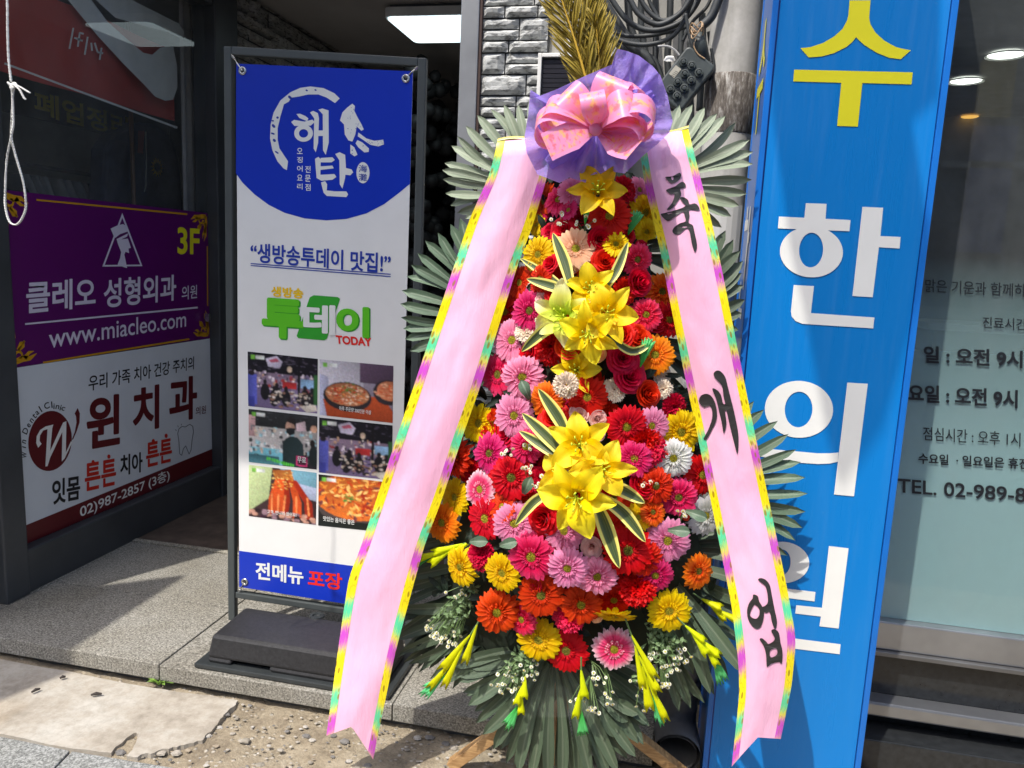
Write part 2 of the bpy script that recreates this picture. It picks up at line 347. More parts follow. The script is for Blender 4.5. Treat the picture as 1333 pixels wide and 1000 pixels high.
m = N('variegated'); uv = m.n('TexCoord').outputs['UV']; sp = m.n('SeparateXYZ'); m.t.links.new(uv, sp.inputs[0]); d = m.math('MULTIPLY', m.math('ABSOLUTE', m.math('SUBTRACT', sp.outputs[0], .5)), 2)
mp = m.n('Mapping'); mp.inputs['Scale'].default_value = (12, .4, 1); m.t.links.new(uv, mp.inputs[0]); f = m.noise(mp.outputs[0], 2, 2)
c = m.ramp(d, [(0, (.05, .08, .03)), (.55, (.07, .10, .04)), (.64, srgb(232, 220, 110)[:3]), (1, srgb(240, 232, 130)[:3])]); c = m.mix(m.ramp(f, [(.55, (0, 0, 0)), (.65, (.5, .5, .5))]), c, (.45, .45, .12)); m.base(c).p(rough=.4); M['varieg'] = m.m
M['cycad'] = leafmat('cycad', srgb(158, 136, 40)[:3], srgb(186, 160, 60)[:3], .5, 3, .4)
M['cycad_rib'] = simple('cycad_rib', srgb(195, 160, 50), .5)
M['stem'] = simple('stem', (.12, .2, .06), .6)
M['spr_leaf'] = simple('spr_leaf', (.14, .22, .09), .6, .35, 40)
M['tiny_white'] = simple('tiny_white', (.8, .79, .66), .7, .15, 60)
M['bud_yellow'] = petal('bud_yellow', srgb(240, 240, 10)[:3], srgb(225, 235, 30)[:3])
M['bud_green'] = petal('bud_green', srgb(120, 230, 150)[:3], srgb(60, 190, 80)[:3])
c_ = lambda r, g, b: srgb(r, g, b)[:3]
PET = {
 'Y': petal('petal_yellow', c_(252, 228, 0), c_(244, 190, 0)),
 'R': petal('petal_red', c_(238, 52, 12), c_(205, 18, 8)),
 'O': petal('petal_orange', c_(250, 145, 20), c_(232, 55, 10), c_(248, 110, 15), .45),
 'H': petal('petal_hot_pink', c_(240, 70, 130), c_(200, 6, 70), c_(228, 20, 92), .5),
 'L': petal('petal_light_pink', c_(250, 170, 205), c_(238, 110, 165)),
 'B': petal('petal_pink_white', c_(252, 222, 232), c_(225, 30, 105), c_(238, 80, 145), .6),
 'W': petal('petal_white', (.82, .82, .84), (.7, .72, .6)),
 'P': petal('petal_peach', c_(252, 215, 180), c_(245, 165, 120)),
 'r': petal('petal_rose_red', c_(232, 20, 40), c_(170, 0, 18)),
 'p': petal('petal_rose_pale', c_(246, 210, 205), c_(235, 170, 165)),
 'k': petal('petal_rose_peach', c_(252, 200, 160), c_(240, 150, 105)),
 'c': petal('petal_carnation_red', c_(225, 10, 28), c_(150, 0, 10)),
 'w': petal('petal_carnation_cream', c_(252, 240, 220), c_(240, 205, 195)),
 'h': petal('petal_carnation_pink', c_(236, 40, 110), c_(190, 5, 70)),
 'y': petal('petal_lily', c_(254, 238, 60), c_(238, 205, 0), c_(254, 220, 0), .3),
 'e': petal('petal_lily_pale', c_(250, 250, 215), c_(210, 232, 60), c_(240, 240, 110), .55),
}
m = N('gerbera_heart'); v = m.co(); f = m.noise(v, 25, 3); m.base(m.ramp(f, [(.35, c_(150, 160, 20)), (.6, c_(240, 215, 40))])).p(rough=.8); m.bump(f, .1, .8); M['heart'] = m.m
m = N('gerbera_heart_dark'); v = m.co(); f = m.noise(v, 25, 3); m.base(m.ramp(f, [(.35, c_(90, 100, 20)), (.6, c_(190, 180, 50))])).p(rough=.8); m.bump(f, .1, .8); M['heart_dark'] = m.m
M['stamen'] = simple('stamen', c_(190, 205, 40), .6)

# ------------------------------------------------------------------ lettering
TC = {}
def text_mesh(s, bold):
    if (s, bold) in TC: return TC[(s, bold)]
    cu = bpy.data.curves.new('t', 'FONT'); cu.body = s; cu.offset = bold; cu.resolution_u = 5; cu.fill_mode = 'FRONT'
    o = bpy.data.objects.new('t', cu); COL.objects.link(o); dg = bpy.context.evaluated_depsgraph_get()
    e = o.evaluated_get(dg); me = e.to_mesh(); vs = [(v.co.x, v.co.y) for v in me.vertices]; fs = [tuple(p.vertices) for p in me.polygons]
    e.to_mesh_clear(); bpy.data.objects.remove(o); bpy.data.curves.remove(cu)
    x0 = min(a for a, b in vs); x1 = max(a for a, b in vs); y0 = min(b for a, b in vs); y1 = max(b for a, b in vs)
    r = ([((a - x0) / (x1 - x0), (b - y0) / (y1 - y0)) for a, b in vs], fs); TC[(s, bold)] = r; return r
def letters(mb, P, z, s, tl, tr, bl, bold=.012, c=.001, mi=0):
    a, b, d = (V(P.px(*z(q))) for q in (tl, tr, bl))
    mb.cut()
    if bold > .018:                     # heavy letters: the outline is thickened by overlapping copies, each a hair above the last
        vs, fs = text_mesh(s, .012); e = (bold - .012) * (a - d).length * 1.15; n = 10
        for k in range(n):
            o = V((cos(2 * pi * k / n), sin(2 * pi * k / n))) * e
            mb.add([P.w(*(d + o + (b - a) * x + (a - d) * y), c + k * 3e-5) for x, y in vs], fs, mi=mi)
        return mb
    vs, fs = text_mesh(s, bold)
    return mb.add([P.w(*(d + (b - a) * x + (a - d) * y), c) for x, y in vs], fs, mi=mi)
def shape(mb, P, z, loops, c=.001, mi=0):
    return mb.poly(P, [[P.px(*z(q)) for q in l] for l in loops], c, mi=mi)
def line(mb, P, z, a, b, th, c=.001, mi=0):
    d = V(b) - V(a); n = V((-d.y, d.x)).normalized() * th / 2; a = V(a); b = V(b)
    return shape(mb, P, z, [[a + n, b + n, b - n, a - n]], c, mi)
def ell(cx, cy, rx, ry, n=36, rot=0):
    return [(cx + rx * cos(t) * cos(rot) - ry * sin(t) * sin(rot), cy + rx * cos(t) * sin(rot) + ry * sin(t) * cos(rot)) for t in (2 * pi * i / n for i in range(n))]

# ================================================================== SETTING
STEPZ = .075
g = MB(); g.add([(-60, -60, -.03), (60, -60, -.03), (60, 60, -.03), (-60, 60, -.03)], [(0, 1, 2, 3)])
tag(g.obj('road', M['asphalt']), kind='structure')
# sidewalk soil (uneven), in front of the step
def soil(u, v_):
    x = -3.2 + 6.2 * u; y = .9 + 1.5 * v_
    return (x, y, -.006 + .012 * (noise.noise(V((x * 9, y * 9, 0))) + .6 * noise.noise(V((x * 31, y * 31, 3)))))
g = MB(); g.grid(240, 70, soil); tag(g.obj('bare_ground', M['dirt'], smooth=True), kind='structure')
zg = zm(3.03, 0, 700)
# worn concrete patch
pts = [(-420, 420), (0, 478), (280, 528), (600, 592), (740, 612), (860, 628), (940, 642), (925, 665), (882, 700), (868, 720), (852, 742), (822, 770), (800, 800), (745, 812), (700, 826), (655, 832), (610, 848), (570, 852), (535, 866), (500, 862), (530, 820), (548, 778), (540, 768), (500, 790), (440, 848), (290, 832), (0, 772), (-420, 690)]
def jag(ps, amp, n=4, seed=1):
    r = random.Random(seed); out = []
    for i, a in enumerate(ps):
        b = ps[(i + 1) % len(ps)]; a = V(a); b = V(b)
        for k in range(n):
            q = a.lerp(b, k / n)
            if k: q = q + V((r.uniform(-amp, amp), r.uniform(-amp, amp)))
            out.append(tuple(q))
    return out
top = [onZ(*zg(q), .008) for q in jag(pts, 4, 3, 6)]
g = MB(); g.slab([p for p in top], (0, 0, -.05)); tag(g.obj('concrete_patch', M['concrete']), kind='structure')
# granite paving at the lower edge
def pave(name, ps):
    g = MB(); g.slab([onZ(*zg(q), .02) for q in ps], (0, 0, -.05)); return tag(g.obj(name, M['paver'], bevel=.004), kind='structure')
pave('pavement', [(-420, 700), (0, 781), (278, 838), (215, 905), (60, 1300), (-900, 1300)])
pave('pavement', [(286, 840), (420, 862), (700, 908), (1100, 990), (1000, 1500), (70, 1300), (222, 906)])
# gravel in the soil
g = MB(); r = random.Random(3)
for i in range(900):
    px = r.uniform(120, 1000); py = r.uniform(870, 1010); p = onZ(px, py, 0); 
    if p.y > 1.99 or p.y < 1.3: continue
    s_ = r.choice([.002, .0025, .003, .003, .004, .005, .008]) * r.uniform(.7, 1.5)
    vs = []; ring = 6
    h0 = r.uniform(0, pi)
    for k, (rr, hh) in enumerate([(1, -.3), (.95, .25), (.5, .6)]):
        for j in range(ring):
            a = h0 + 2 * pi * j / ring; q = s_ * rr * r.uniform(.75, 1.2); vs.append((p.x + q * cos(a) * 1.3, p.y + q * sin(a), p.z + s_ * hh * .6))
    fs = [(k * ring + j, k * ring + (j + 1) % ring, (k + 1) * ring + (j + 1) % ring, (k + 1) * ring + j) for k in range(2) for j in range(ring)] + [tuple(range(12, 18))]
    c = r.choice([(.3, .27, .22), (.42, .38, .32), (.2, .19, .18), (.36, .3, .22), (.5, .47, .42)])
    g.add(vs, fs, col=c)
gm = N('gravel'); a = gm.n('VertexColor'); a.layer_name = 'Col'; v = gm.co(); f = gm.noise(v, 80, 4); gm.base(gm.mix(.6, a.outputs[0], gm.ramp(f, [(.3, (.5, .5, .5)), (.7, (1, 1, 1))]), 'MULTIPLY')).p(rough=.9)
tag(g.obj('gravel', gm.m), 'small stones and grit lying in the bare soil before the step', kind='stuff')
# granite step
st = thing('granite_step', 'low grey granite step in front of the shop entrance', 'step', (-1.3, 2.0, 0))
xs = [-4.2, -3.1, -2.3, -1.528, -.74, .03]; ys = [2.0, 2.42, 2.87]
r = random.Random(5)
for i in range(len(xs) - 1):
    for j in range(2):
        g = MB(); gap = .0018; dz = r.uniform(-.0015, .0015)
        g.box(xs[i] + gap, xs[i + 1] - gap, ys[j] + (0 if j == 0 else gap), ys[j + 1] - gap, .021, STEPZ + dz)
        g.obj('slab', M['granite'], st, bevel=.003)
MB().box(-4.2, .03, 2.035, 2.87, -.02, .0205).obj('base', M['mortar'], st)
MB().box(-2.36, -.8, 2.872, 2.9, .02, STEPZ + .006).obj('door_sill', M['granite_edge'], st)
# entrance floor, walls, ceiling
tag(MB().box(-2.36, -.1, 2.902, 8, 0, STEPZ + .002).obj('entrance_floor', M['brown_floor']), kind='structure')
tag(MB().box(-2.6, .3, 2.95, 8.3, 2.72, 2.85).obj('entrance_ceiling', M['ceiling']), kind='structure')

def ledge(mb, P, a0, a1, b0, b1, seed, depth=.03, hs=(.03, .11)):
    """rough split-face stones laid in uneven courses, clipped to the rectangle"""
    r = random.Random(seed); b = b0
    while b < b1 - .01:
        h = min(r.uniform(*hs), b1 - b); a = a0 - r.uniform(0, .15)
        while a < a1:
            wd = r.uniform(.10, .30); x0 = max(a, a0); x1 = min(a + wd, a1)
            if x1 - x0 > .012:
                sub = [(b, h)] if r.random() < .6 or h < .06 else [(b, h * .5), (b + h * .5, h * .5)]
                for bb, hh in sub:
                    d = depth * r.uniform(.3, 1); sd = r.uniform(0, 50); e = .0025
                    nx = max(3, int((x1 - x0) / .02)); ny = max(3, int(hh / .014))
                    def fn(u, v_):
                        q = V(((x1 - x0) * u * 12 + sd, hh * v_ * 55, sd))
                        edge = min(u * (x1 - x0), (1 - u) * (x1 - x0), v_ * hh, (1 - v_) * hh)
                        k = min(1, edge / .006)
                        z = (d + .009 * noise.noise(q) + .005 * noise.noise(q * 2.7) - .010 * max(0, noise.noise(q * 1.4 + V((7, 3, 1))) - .25)) * (.25 + .75 * k)
                        return P.w(x0 + e + (x1 - x0 - 2 * e) * u, bb + e + (hh - 2 * e) * v_, max(.002, z))
                    mb.grid(nx, ny, fn)
            a += wd
        b += h
PL = Plane((-2.36, 0, 0), (0, 1, 0), (0, 0, 1))           # left side of the entrance, facing right
PF = Plane((0, 2.93, 0), (1, 0, 0), (0, 0, 1))            # shop front, facing the street
wl = thing('stone_wall', 'dark split stone wall inside the entrance behind the banner stand', 'wall', (-2.36, 3.8, 0))
g = MB(); ledge(g, PL, 3.77, 6.2, STEPZ, 2.72, 11, .05, (.05, .16)); g.obj('stonework', M['stone_dark'], wl)
MB().box(-2.5, -2.361, 3.77, 8.2, 0, 2.72).obj('backing', M['mortar'], wl)
sp_ = thing('stone_pillar', 'pale grey split stone pillar right of the entrance', 'pillar', (-.66, 2.93, 0))
g = MB(); ledge(g, PF, -.785, -.535, 0, 3.0, 4, .035, (.028, .085)); g.obj('stonework', M['stone_light'], sp_)
MB().box(-.785, -.535, 2.931, 3.25, 0, 3.0).obj('backing', M['mortar'], sp_)
# post at the pillar's left edge
po = thing('door_post', 'silver metal door post left of the pale stone pillar', 'post', (-.82, 2.9, 0))
MB().box(-.862, -.792, 2.9, 2.99, 0, 2.72).obj('post', M['silver'], po, bevel=.004)
MB().box(-.79, -.782, 2.905, 2.935, 0, 2.72).obj('seal', simple('rust', (.06, .035, .03), .8), po)
# wall behind the cables
fw = thing('facade_wall', 'grey concrete wall behind the cables and the pole', 'wall', (0, 2.95, 0))
MB().box(-.534, .39, 2.95, 3.1, 0, 3.0).obj('wall', M['wallgrey'], fw)
MB().lathe([(0.0, .012), (.012, .012), (.014, .004), (.016, 0)], onY(740, 58, 2.948), (0, -1, 0)).obj('screw', M['white_paint'], fw)
g = MB().box(-2.7, 3.4, 2.96, 3.2, 2.86, 6.2); tag(g.obj('upper_facade', M['wallgrey']), 'plain grey upper wall over the shop entrance', 'wall')
# end and right walls of the entrance, with stairs
bw = MB(); bw.box(-2.6, .3, 8.0, 8.2, 0, 2.72); bw.box(-.79, -.66, 3.252, 8, 0, 2.718)
tag(bw.obj('stair_wall', M['dark_wall']), 'dark wall closing the stairwell at the back', 'wall')
sw = thing('staircase', 'dark staircase rising at the back of the entrance', 'stairs', (-1.1, 4.6, 0))
for i in range(12):
    g = MB(); g.box(-1.62, -.8, 4.7 + .26 * i, 4.7 + .26 * (i + 1), STEPZ, STEPZ + .17 * (i + 1) - .02); g.box(-1.62, -.8, 4.68 + .26 * i, 4.7 + .26 * (i + 1) - .003, STEPZ + .17 * (i + 1) - .018, STEPZ + .17 * (i + 1)); g.obj('stair', M['dark_step'], sw)
g = MB(); r = random.Random(9)
for i in range(420):
    y = 4.6 + r.random() * 2.6; zz = .2 + r.random() * 2.4; x = -1.66 + r.uniform(-.05, .03) ; s_ = r.uniform(.035, .06)
    g.lathe([(.001, -s_), (s_ * .7, -s_ * .7), (s_, 0), (s_ * .7, s_ * .7), (.001, s_)], (x, y, zz), (r.uniform(-1, 1), r.uniform(-1, 1), 1), 7)
tag(g.obj('pebble_wall', simple('black_pebble', (.05, .052, .055), .5), smooth=True), 'wall of dark rounded stones beside the stairs', 'wall', kind='stuff')

# ------------------------------------------------------------------ entrance ceiling light
cl = thing('ceiling_light', 'square white ceiling light glowing over the entrance', 'ceiling light', (-1.42, 4.36, 2.7))
ang = radians(0)
def rr(cx, cy, hx, hy, r_, z, n=6):
    out = []
    for k, (sx, sy) in enumerate([(1, 1), (-1, 1), (-1, -1), (1, -1)]):
        for i in range(n + 1):
            a = pi / 2 * k + pi / 2 * i / n; out.append((cx + sx * (hx - r_) + r_ * cos(a), cy + sy * (hy - r_) + r_ * sin(a), z))
    return out
MB().slab(rr(-1.42, 4.36, .235, .25, .04, 2.651), (0, 0, .045)).obj('housing', M['white_paint'], cl)
MB().slab(rr(-1.42, 4.36, .222, .237, .035, 2.644), (0, 0, .006)).obj('diffuser', emit('lamp_white', (.80, .96, 1, 1), .95), cl)
MB().box(-1.63, -1.21, 4.15, 4.57, 2.697, 2.719).obj('mount', M['dark_wall'], cl)

# ================================================================== LEFT SHOP WINDOW
sh = thing('shop_window', 'dark grey framed shop window on the left of the entrance', 'window', (-2.36, 2.9, 0))
fr = MB()
fr.box(-2.43, -2.30, 2.20, 2.305, STEPZ, 2.75)            # street jamb
fr.box(-2.43, -2.30, 3.565, 3.765, STEPZ, 2.75)           # inner jamb
fr.box(-2.42, -2.31, 2.306, 3.564, STEPZ, .244)             # bottom rail
fr.box(-2.42, -2.31, 2.306, 3.564, 2.55, 2.75)
fr.obj('frame', M['grey_metal'], sh, bevel=.006)
MB().box(-2.366, -2.360, 2.306, 3.564, .2445, 2.549).obj('pane', M['glass'], sh)
MB().box(-2.345, -2.322, 3.50, 3.52, 1.02, 1.06).obj('latch', M['chrome'], sh)
# printed signs stuck on the pane
z2 = zm(3.847, 0, 240); z3 = zm(3.847, 0, 440)
PG = Plane((-2.3595, 0, 0), (0, 1, 0), (0, 0, 1))
sg = thing('clinic_sign', 'purple sign with gold corners and triangle emblem on the left window', 'sign', (-2.359, 2.9, 1.2))
MB().pbox(PG, 2.306, 3.562, .928, 1.564, .0, .0012).obj('panel', M['purple'], sg)
g = MB(); C1 = .0022
letters(g, PG, z2, '클레오', (132, 488), (478, 468), (132, 648), .022, C1)
letters(g, PG, z2, '성형외과', (520, 474), (882, 452), (520, 620), .022, C1)
letters(g, PG, z2, '의원', (910, 510), (987, 503), (910, 580), .008, C1)
letters(g, PG, z2, 'www.miacleo.com', (243, 722), (932, 634), (245, 822), .008, C1)
g.cut(); line(g, PG, z2, (125, 700), (990, 617), 9, C1); g.cut()
tri = [(612, 143), (512, 412), (713, 410)]; tri2 = [(612, 168), (524, 404), (702, 402)]
shape(g, PG, z2, [tri, tri2], C1)
shape(g, PG, z2, [[(553, 222), (585, 207), (615, 199), (628, 206), (640, 236), (600, 250), (577, 268), (568, 258)]], C1 + .0004)
shape(g, PG, z2, [[(583, 274), (640, 246), (636, 262), (606, 276), (640, 272), (655, 318), (643, 322), (646, 345), (628, 338), (622, 352), (628, 380), (636, 420), (622, 416), (588, 402), (600, 372), (606, 340), (590, 300)]], C1 + .0004)
g.obj('white_print', paint('sign_pale', (.72, .68, .8)), sg)
g = MB(); letters(g, PG, z2, '3F', (890, 216), (998, 224), (890, 348), .03, C1); g.obj('floor_number', M['sign_yellow'], sg)
g = MB()
line(g, PG, z2, (182, 78), (938, 150), 9, C1); g.cut(); line(g, PG, z2, (215, 893), (948, 775), 9, C1); g.cut(); line(g, PG, z2, (10, 285), (30, 705), 8, C1); g.cut(); line(g, PG, z2, (1038, 310), (1040, 610), 6, C1)
def flourish(mb, P, ca, cb, sx, sy, s_):
    def st(pts, ws):
        L = []; R = []
        for i, p in enumerate(pts):
            d = (V(pts[min(i + 1, len(pts) - 1)]) - V(pts[max(0, i - 1)])).normalized(); n = V((-d.y, d.x)) * ws[i]
            L.append(V(p) + n); R.append(V(p) - n)
        mb.poly(P, [[(ca + sx * q.x * s_, cb + sy * q.y * s_) for q in L + R[::-1]]], C1)
    def spiral(cx, cy, r0, r1, a0, a1, w0, w1, n=14):
        st([(cx + (r0 + (r1 - r0) * i / n) * cos(a0 + (a1 - a0) * i / n), cy + (r0 + (r1 - r0) * i / n) * sin(a0 + (a1 - a0) * i / n)) for i in range(n + 1)], [w0 + (w1 - w0) * i / n for i in range(n + 1)])
    mb.cut()
    for k in (0, 1):
        f = (lambda a, b: (a, b)) if k == 0 else (lambda a, b: (b, a))
        cx, cy = f(.42, .2); a = 0 if k == 0 else pi / 2; dr = 1 if k == 0 else -1
        spiral(cx, cy, .18, .05, pi + a * dr, pi + a * dr - dr * 4.8, .05, .02)
        st([f(.05, .05), f(.3, .06), f(.55, .12), f(.8, .1), f(1.05, .22)], [.07, .09, .1, .07, .01])
        st([f(.6, .12), f(.78, .28), f(.95, .3)], [.08, .05, .01])
        st([f(.4, .38), f(.58, .5), f(.62, .66)], [.05, .06, .01])
a0, a1, b0, b1 = 2.32, 3.552, .942, 1.552
for ca, cb, sx, sy in ((a0, b1, 1, -1), (a1, b1, -1, -1), (a0, b0, 1, 1), (a1, b0, -1, 1)): flourish(g, PG, ca, cb, sx, sy, .125)
g.obj('gold_trim', M['gold'], sg)
dg_ = thing('dental_sign', 'white sign with dark red lettering below the purple one', 'sign', (-2.359, 2.9, .6))
MB().pbox(PG, 2.307, 3.562, .246, .926, 0, .0012).obj('panel', M['film_white'], dg_)
MB().poly(PG, [[(2.308, .2465), (3.561, .2465), (3.561, .336), (2.308, .320)]], .0018).obj('footer_band', M['maroon'], dg_)
g = MB()
letters(g, PG, z3, '우리 가족 치아 건강 주치의', (443, 190), (972, 92), (443, 268), .012, C1)
letters(g, PG, z3, '잇몸', (262, 712), (400, 688), (262, 835), .025, C1); letters(g, PG, z3, '치아', (603, 588), (713, 572), (603, 690), .025, C1)
for ch, x, y, a in (('W', 75, 685, 88), ('i', 68, 615, 82), ('n', 75, 568, 78), ('D', 85, 475, 68), ('e', 115, 428, 60), ('n', 140, 385, 55), ('t', 163, 346, 48), ('a', 188, 318, 42), ('l', 214, 285, 36), ('C', 270, 255, 20), ('l', 313, 246, 10), ('i', 332, 260, 4), ('n', 362, 266, -4), ('i', 390, 270, -10), ('c', 412, 280, -16)):
    zz = zm(6.664, 20, 490); sc = {'W': 26, 'D': 25, 'C': 24}.get(ch, 15); hh = {'W': 22, 'D': 24, 'C': 27, 'l': 28, 'i': 24, 't': 22}.get(ch, 17); sc = {'i': 5, 'l': 5}.get(ch, sc)
    d = V((cos(radians(a)), -sin(radians(a)))); n = V((-sin(radians(a)), -cos(radians(a)))); cc = V((x, y))
    letters(g, PG, zz, ch, cc - d * sc + n * hh + d * 5, cc + d * sc + n * hh + d * 5, cc - d * sc - n * hh, .012, C1)
g.obj('lettering', M['blackfilm'], dg_)
g = MB()
letters(g, PG, z3, '윈', (437, 300), (598, 285), (437, 556), .03, C1); letters(g, PG, z3, '치', (668, 256), (795, 236), (668, 478), .03, C1); letters(g, PG, z3, '과', (850, 206), (985, 192), (850, 424), .03, C1)
letters(g, PG, z3, '의원', (980, 347), (1032, 337), (980, 388), .008, C1)
zw = zm(6.664, 20, 490)
g.cut(); shape(g, PG, zw, [ell(300, 560, 188, 262, 40, radians(7))], C1)
shape(g, PG, zw, [[(490, 548), (515, 480), (530, 400), (525, 345), (514, 322), (540, 274), (559, 320), (556, 400), (530, 480), (500, 548)]], C1)
g.obj('maroon_print', M['maroon'], dg_)
g = MB()
shape(g, PG, zw, [[(195, 620), (225, 585), (208, 560), (212, 512), (238, 470), (276, 458), (258, 782), (277, 778), (300, 705), (405, 482), (400, 738), (425, 712), (492, 572), (480, 562), (436, 660), (441, 388), (412, 400), (300, 645), (318, 450), (327, 418), (260, 434), (212, 465), (182, 520), (178, 578)]], C1 + .0008)
letters(g, PG, z3, '02)987-2857 (3층)', (398, 838), (848, 655), (402, 912), .014, .0026)
g.obj('white_lettering', M['sign_white'], dg_)
g = MB(); letters(g, PG, z3, '튼튼', (426, 632), (580, 604), (426, 768), .025, C1); letters(g, PG, z3, '튼튼', (733, 528), (860, 502), (733, 648), .025, C1)
for q in ((466, 622), (545, 594), (768, 517), (832, 490)): g.cut(); shape(g, PG, z3, [ell(q[0], q[1], 8, 11, 12)], C1)
g.obj('red_lettering', M['redfilm'], dg_)
g = MB(); tp = [(890, 478), (896, 455), (912, 443), (928, 446), (950, 432), (965, 442), (969, 470), (962, 510), (957, 560), (947, 582), (938, 560), (930, 540), (918, 556), (910, 588), (900, 580), (896, 520)]
for i in range(len(tp)): line(g, PG, z3, tp[i], tp[(i + 1) % len(tp)], 4, C1)
for a, b in (((884, 465), (878, 458)), ((893, 447), (890, 438)), ((908, 438), (908, 430))): line(g, PG, z3, a, b, 3, C1)
g.obj('tooth_outline', simple('grey_film', (.2, .22, .24)), dg_)

# ---- inside the left shop
tag(MB().box(-5.2, -2.44, 1.9, 5.0, -.01, .06).obj('shop_floor', simple('shopfloor', (.4, .38, .35))), kind='structure')
iw = MB(); iw.box(-5.3, -5.2, 1.9, 5.0, 0, 2.8); iw.box(-5.2, -2.44, 5.0, 5.1, 0, 2.8); iw.box(-5.2, -2.44, 1.8, 1.9, 0, 2.8)
tag(iw.obj('shop_back_wall', simple('shopwall', (.55, .55, .53), .9)), 'dim grey walls inside the left shop', 'wall')
tag(MB().box(-5.3, -2.44, 1.8, 5.1, 2.8, 2.9).obj('shop_ceiling', simple('shopceil', (.6, .6, .6), .9)), kind='structure')
PR = Plane((-2.46, 0, 0), (0, 1, 0), (0, 0, 1)); z1 = zm(3.847, 0, 0)
rb = thing('red_roll_banner', 'dim red banner with a curved white band hung inside the left window', 'banner', (-2.46, 2.9, 2.2))
def rbp(u, v_): 
    a = 2.2 + (PR.px(231, 170)[0] - 2.2) * u; b0_ = PR.px(0, 91)[1]; b = b0_ + (3.1 - b0_) * v_ * .3
    return PR.w(a, b, -.01 + .012 * sin(a * 9))
MB().grid(24, 6, rbp).obj('cloth', simple('red_cloth', srgb(185, 66, 58), .7, .12, 5), rb, smooth=True)
g = MB(); zb = z1
shape(g, PR, zb, [[(320, 0), (430, -10), (520, 110), (640, 215), (700, 265), (745, 275), (785, 240), (850, 230), (870, 330), (872, 440), (850, 500), (810, 505), (760, 485), (700, 420), (600, 320), (470, 180)]], .02)
shape(g, PR, zb, [[(460, 0), (640, 0), (760, 60), (880, 120), (905, 160), (900, 200), (820, 160), (700, 130), (560, 90)]], .02)
for a, b in (((348, 140), (328, 245)), ((380, 165), (370, 235)), ((352, 190), (385, 200)), ((378, 165), (400, 170)), ((374, 200), (395, 205)), ((420, 185), (405, 275)), ((438, 215), (442, 255)), ((455, 215), (470, 262)), ((490, 240), (480, 300)), ((470, 262), (498, 268))): line(g, PR, zb, a, b, 9, .02)
line(g, PR, zb, (0, 318), (870, 640), 10, .021)
g.obj('printed_band', simple('band_grey', (.75, .73, .7), .7), rb)
PB = Plane((-3.3, 0, 0), (0, 1, 0), (0, 0, 1))
sb = thing('letter_board', 'dark board with dim yellow letters inside the left shop', 'sign', (-3.3, 3.4, 1.9))
q0 = PB.px(*z1((-60, 360))); q1 = PB.px(*z1((640, 680)))
MB().pbox(PB, 2.4, q1[0] + .4, q1[1] - .02, q0[1] + .1, -.03, -.002).obj('panel', simple('board_dark', (.09, .085, .07)), sb)
g = MB(); letters(g, PB, z1, '폐업정리', (170, 450), (640, 590), (175, 570), .03, .003); g.obj('lettering', paint('dim_yellow', srgb(250, 225, 50)), sb)
rk = thing('clothes_rack', 'thin rail of hanging clothes inside the left shop', 'clothes rack', (-3.1, 3.2, 0))
g = MB(); PA = Plane((-3.1, 0, 0), (0, 1, 0), (0, 0, 1)); za = PA.px(*z1((60, 815)))[1]
g.tube([(-3.1, 2.35, za), (-3.1, 4.1, za)], .012); g.tube([(-3.1, 2.4, .06), (-3.1, 2.4, za)], .012); g.tube([(-3.1, 4.0, .06), (-3.1, 4.0, za)], .012)
g.obj('rail', M['steel_dark'], rk)
r = random.Random(12)
GC = ['grey', 'charcoal', 'pale grey', 'black', 'brown grey', 'slate', 'ash', 'dark']
xsr = [40, 85, 130, 175, 250, 290, 345, 375, 420, 455]
cols = [(.03, .03, .03), (.3, .3, .29), (.24, .24, .24), (.34, .33, .31), (.3, .29, .27), (.26, .25, .25), (.22, .22, .23), (.33, .31, .3), (.025, .025, .03), (.3, .3, .3)]
for i, x in enumerate(xsr):
    y = PA.px(*z1((x, 870)))[0]; wv = r.uniform(.035, .05); hgt = r.uniform(.62, .75)
    def gf(u, v_):
        t = 2 * pi * u; wx = .2 * min(1, .35 + 1.6 * v_) if v_ < .35 else .2 + .02 * v_
        return (-3.1 + wx * cos(t), y + (wv * (.6 + .6 * v_) + .006 * sin(5 * t + i)) * sin(t), za - .05 - hgt * v_)
    g = MB(); g.grid(20, 8, gf); g.add([gf(k / 20, 0) for k in range(20)], [tuple(range(20))])
    o = g.obj('hanging_garment', simple('garment', cols[i], .9, .15, 30), smooth=True, loc=(-3.1, y, za - .7))
    tag(o, 'dim folded garment hanging on the rail inside the left shop', 'garment', 'garments on the shop rail')
# jacket with a sunflower brooch, pole in front
PJ = Plane((-2.9, 0, 0), (0, 1, 0), (0, 0, 1))
jk = thing('jacket', 'dark navy jacket with a yellow sunflower brooch behind the left window', 'jacket', (-2.9, 3.6, 1.3))
jl = [(500, 1500), (495, 1000), (510, 740), (560, 670), (640, 640), (670, 615), (740, 615), (800, 650), (850, 700), (880, 800), (900, 1000), (905, 1500)]
g = MB(); g.slab([PJ.w(*PJ.px(*z1(q)), .03) for q in jl][::-1], (-.1, 0, 0)); g.obj('body', simple('navy', (.05, .055, .10), .85, .3, 20), jk, bevel=.02)
g = MB(); shape(g, PJ, z1, [[(665, 655), (698, 655), (690, 768), (663, 765)]], .034); g.obj('price_tag', paint('tag_pink', srgb(190, 90, 80)), jk)
fl = MB()
c0 = PJ.w(*PJ.px(*z1((760, 838))), .035)
for k in range(14):
    a = 2 * pi * k / 14; d = V((0, cos(a), sin(a))); n = V((0, -sin(a), cos(a)))
    fl.add([c0 + d * .018, c0 + d * .036 + n * .008 + V((.004, 0, 0)), c0 + d * .052, c0 + d * .036 - n * .008 + V((.004, 0, 0))], [(0, 1, 2, 3)])
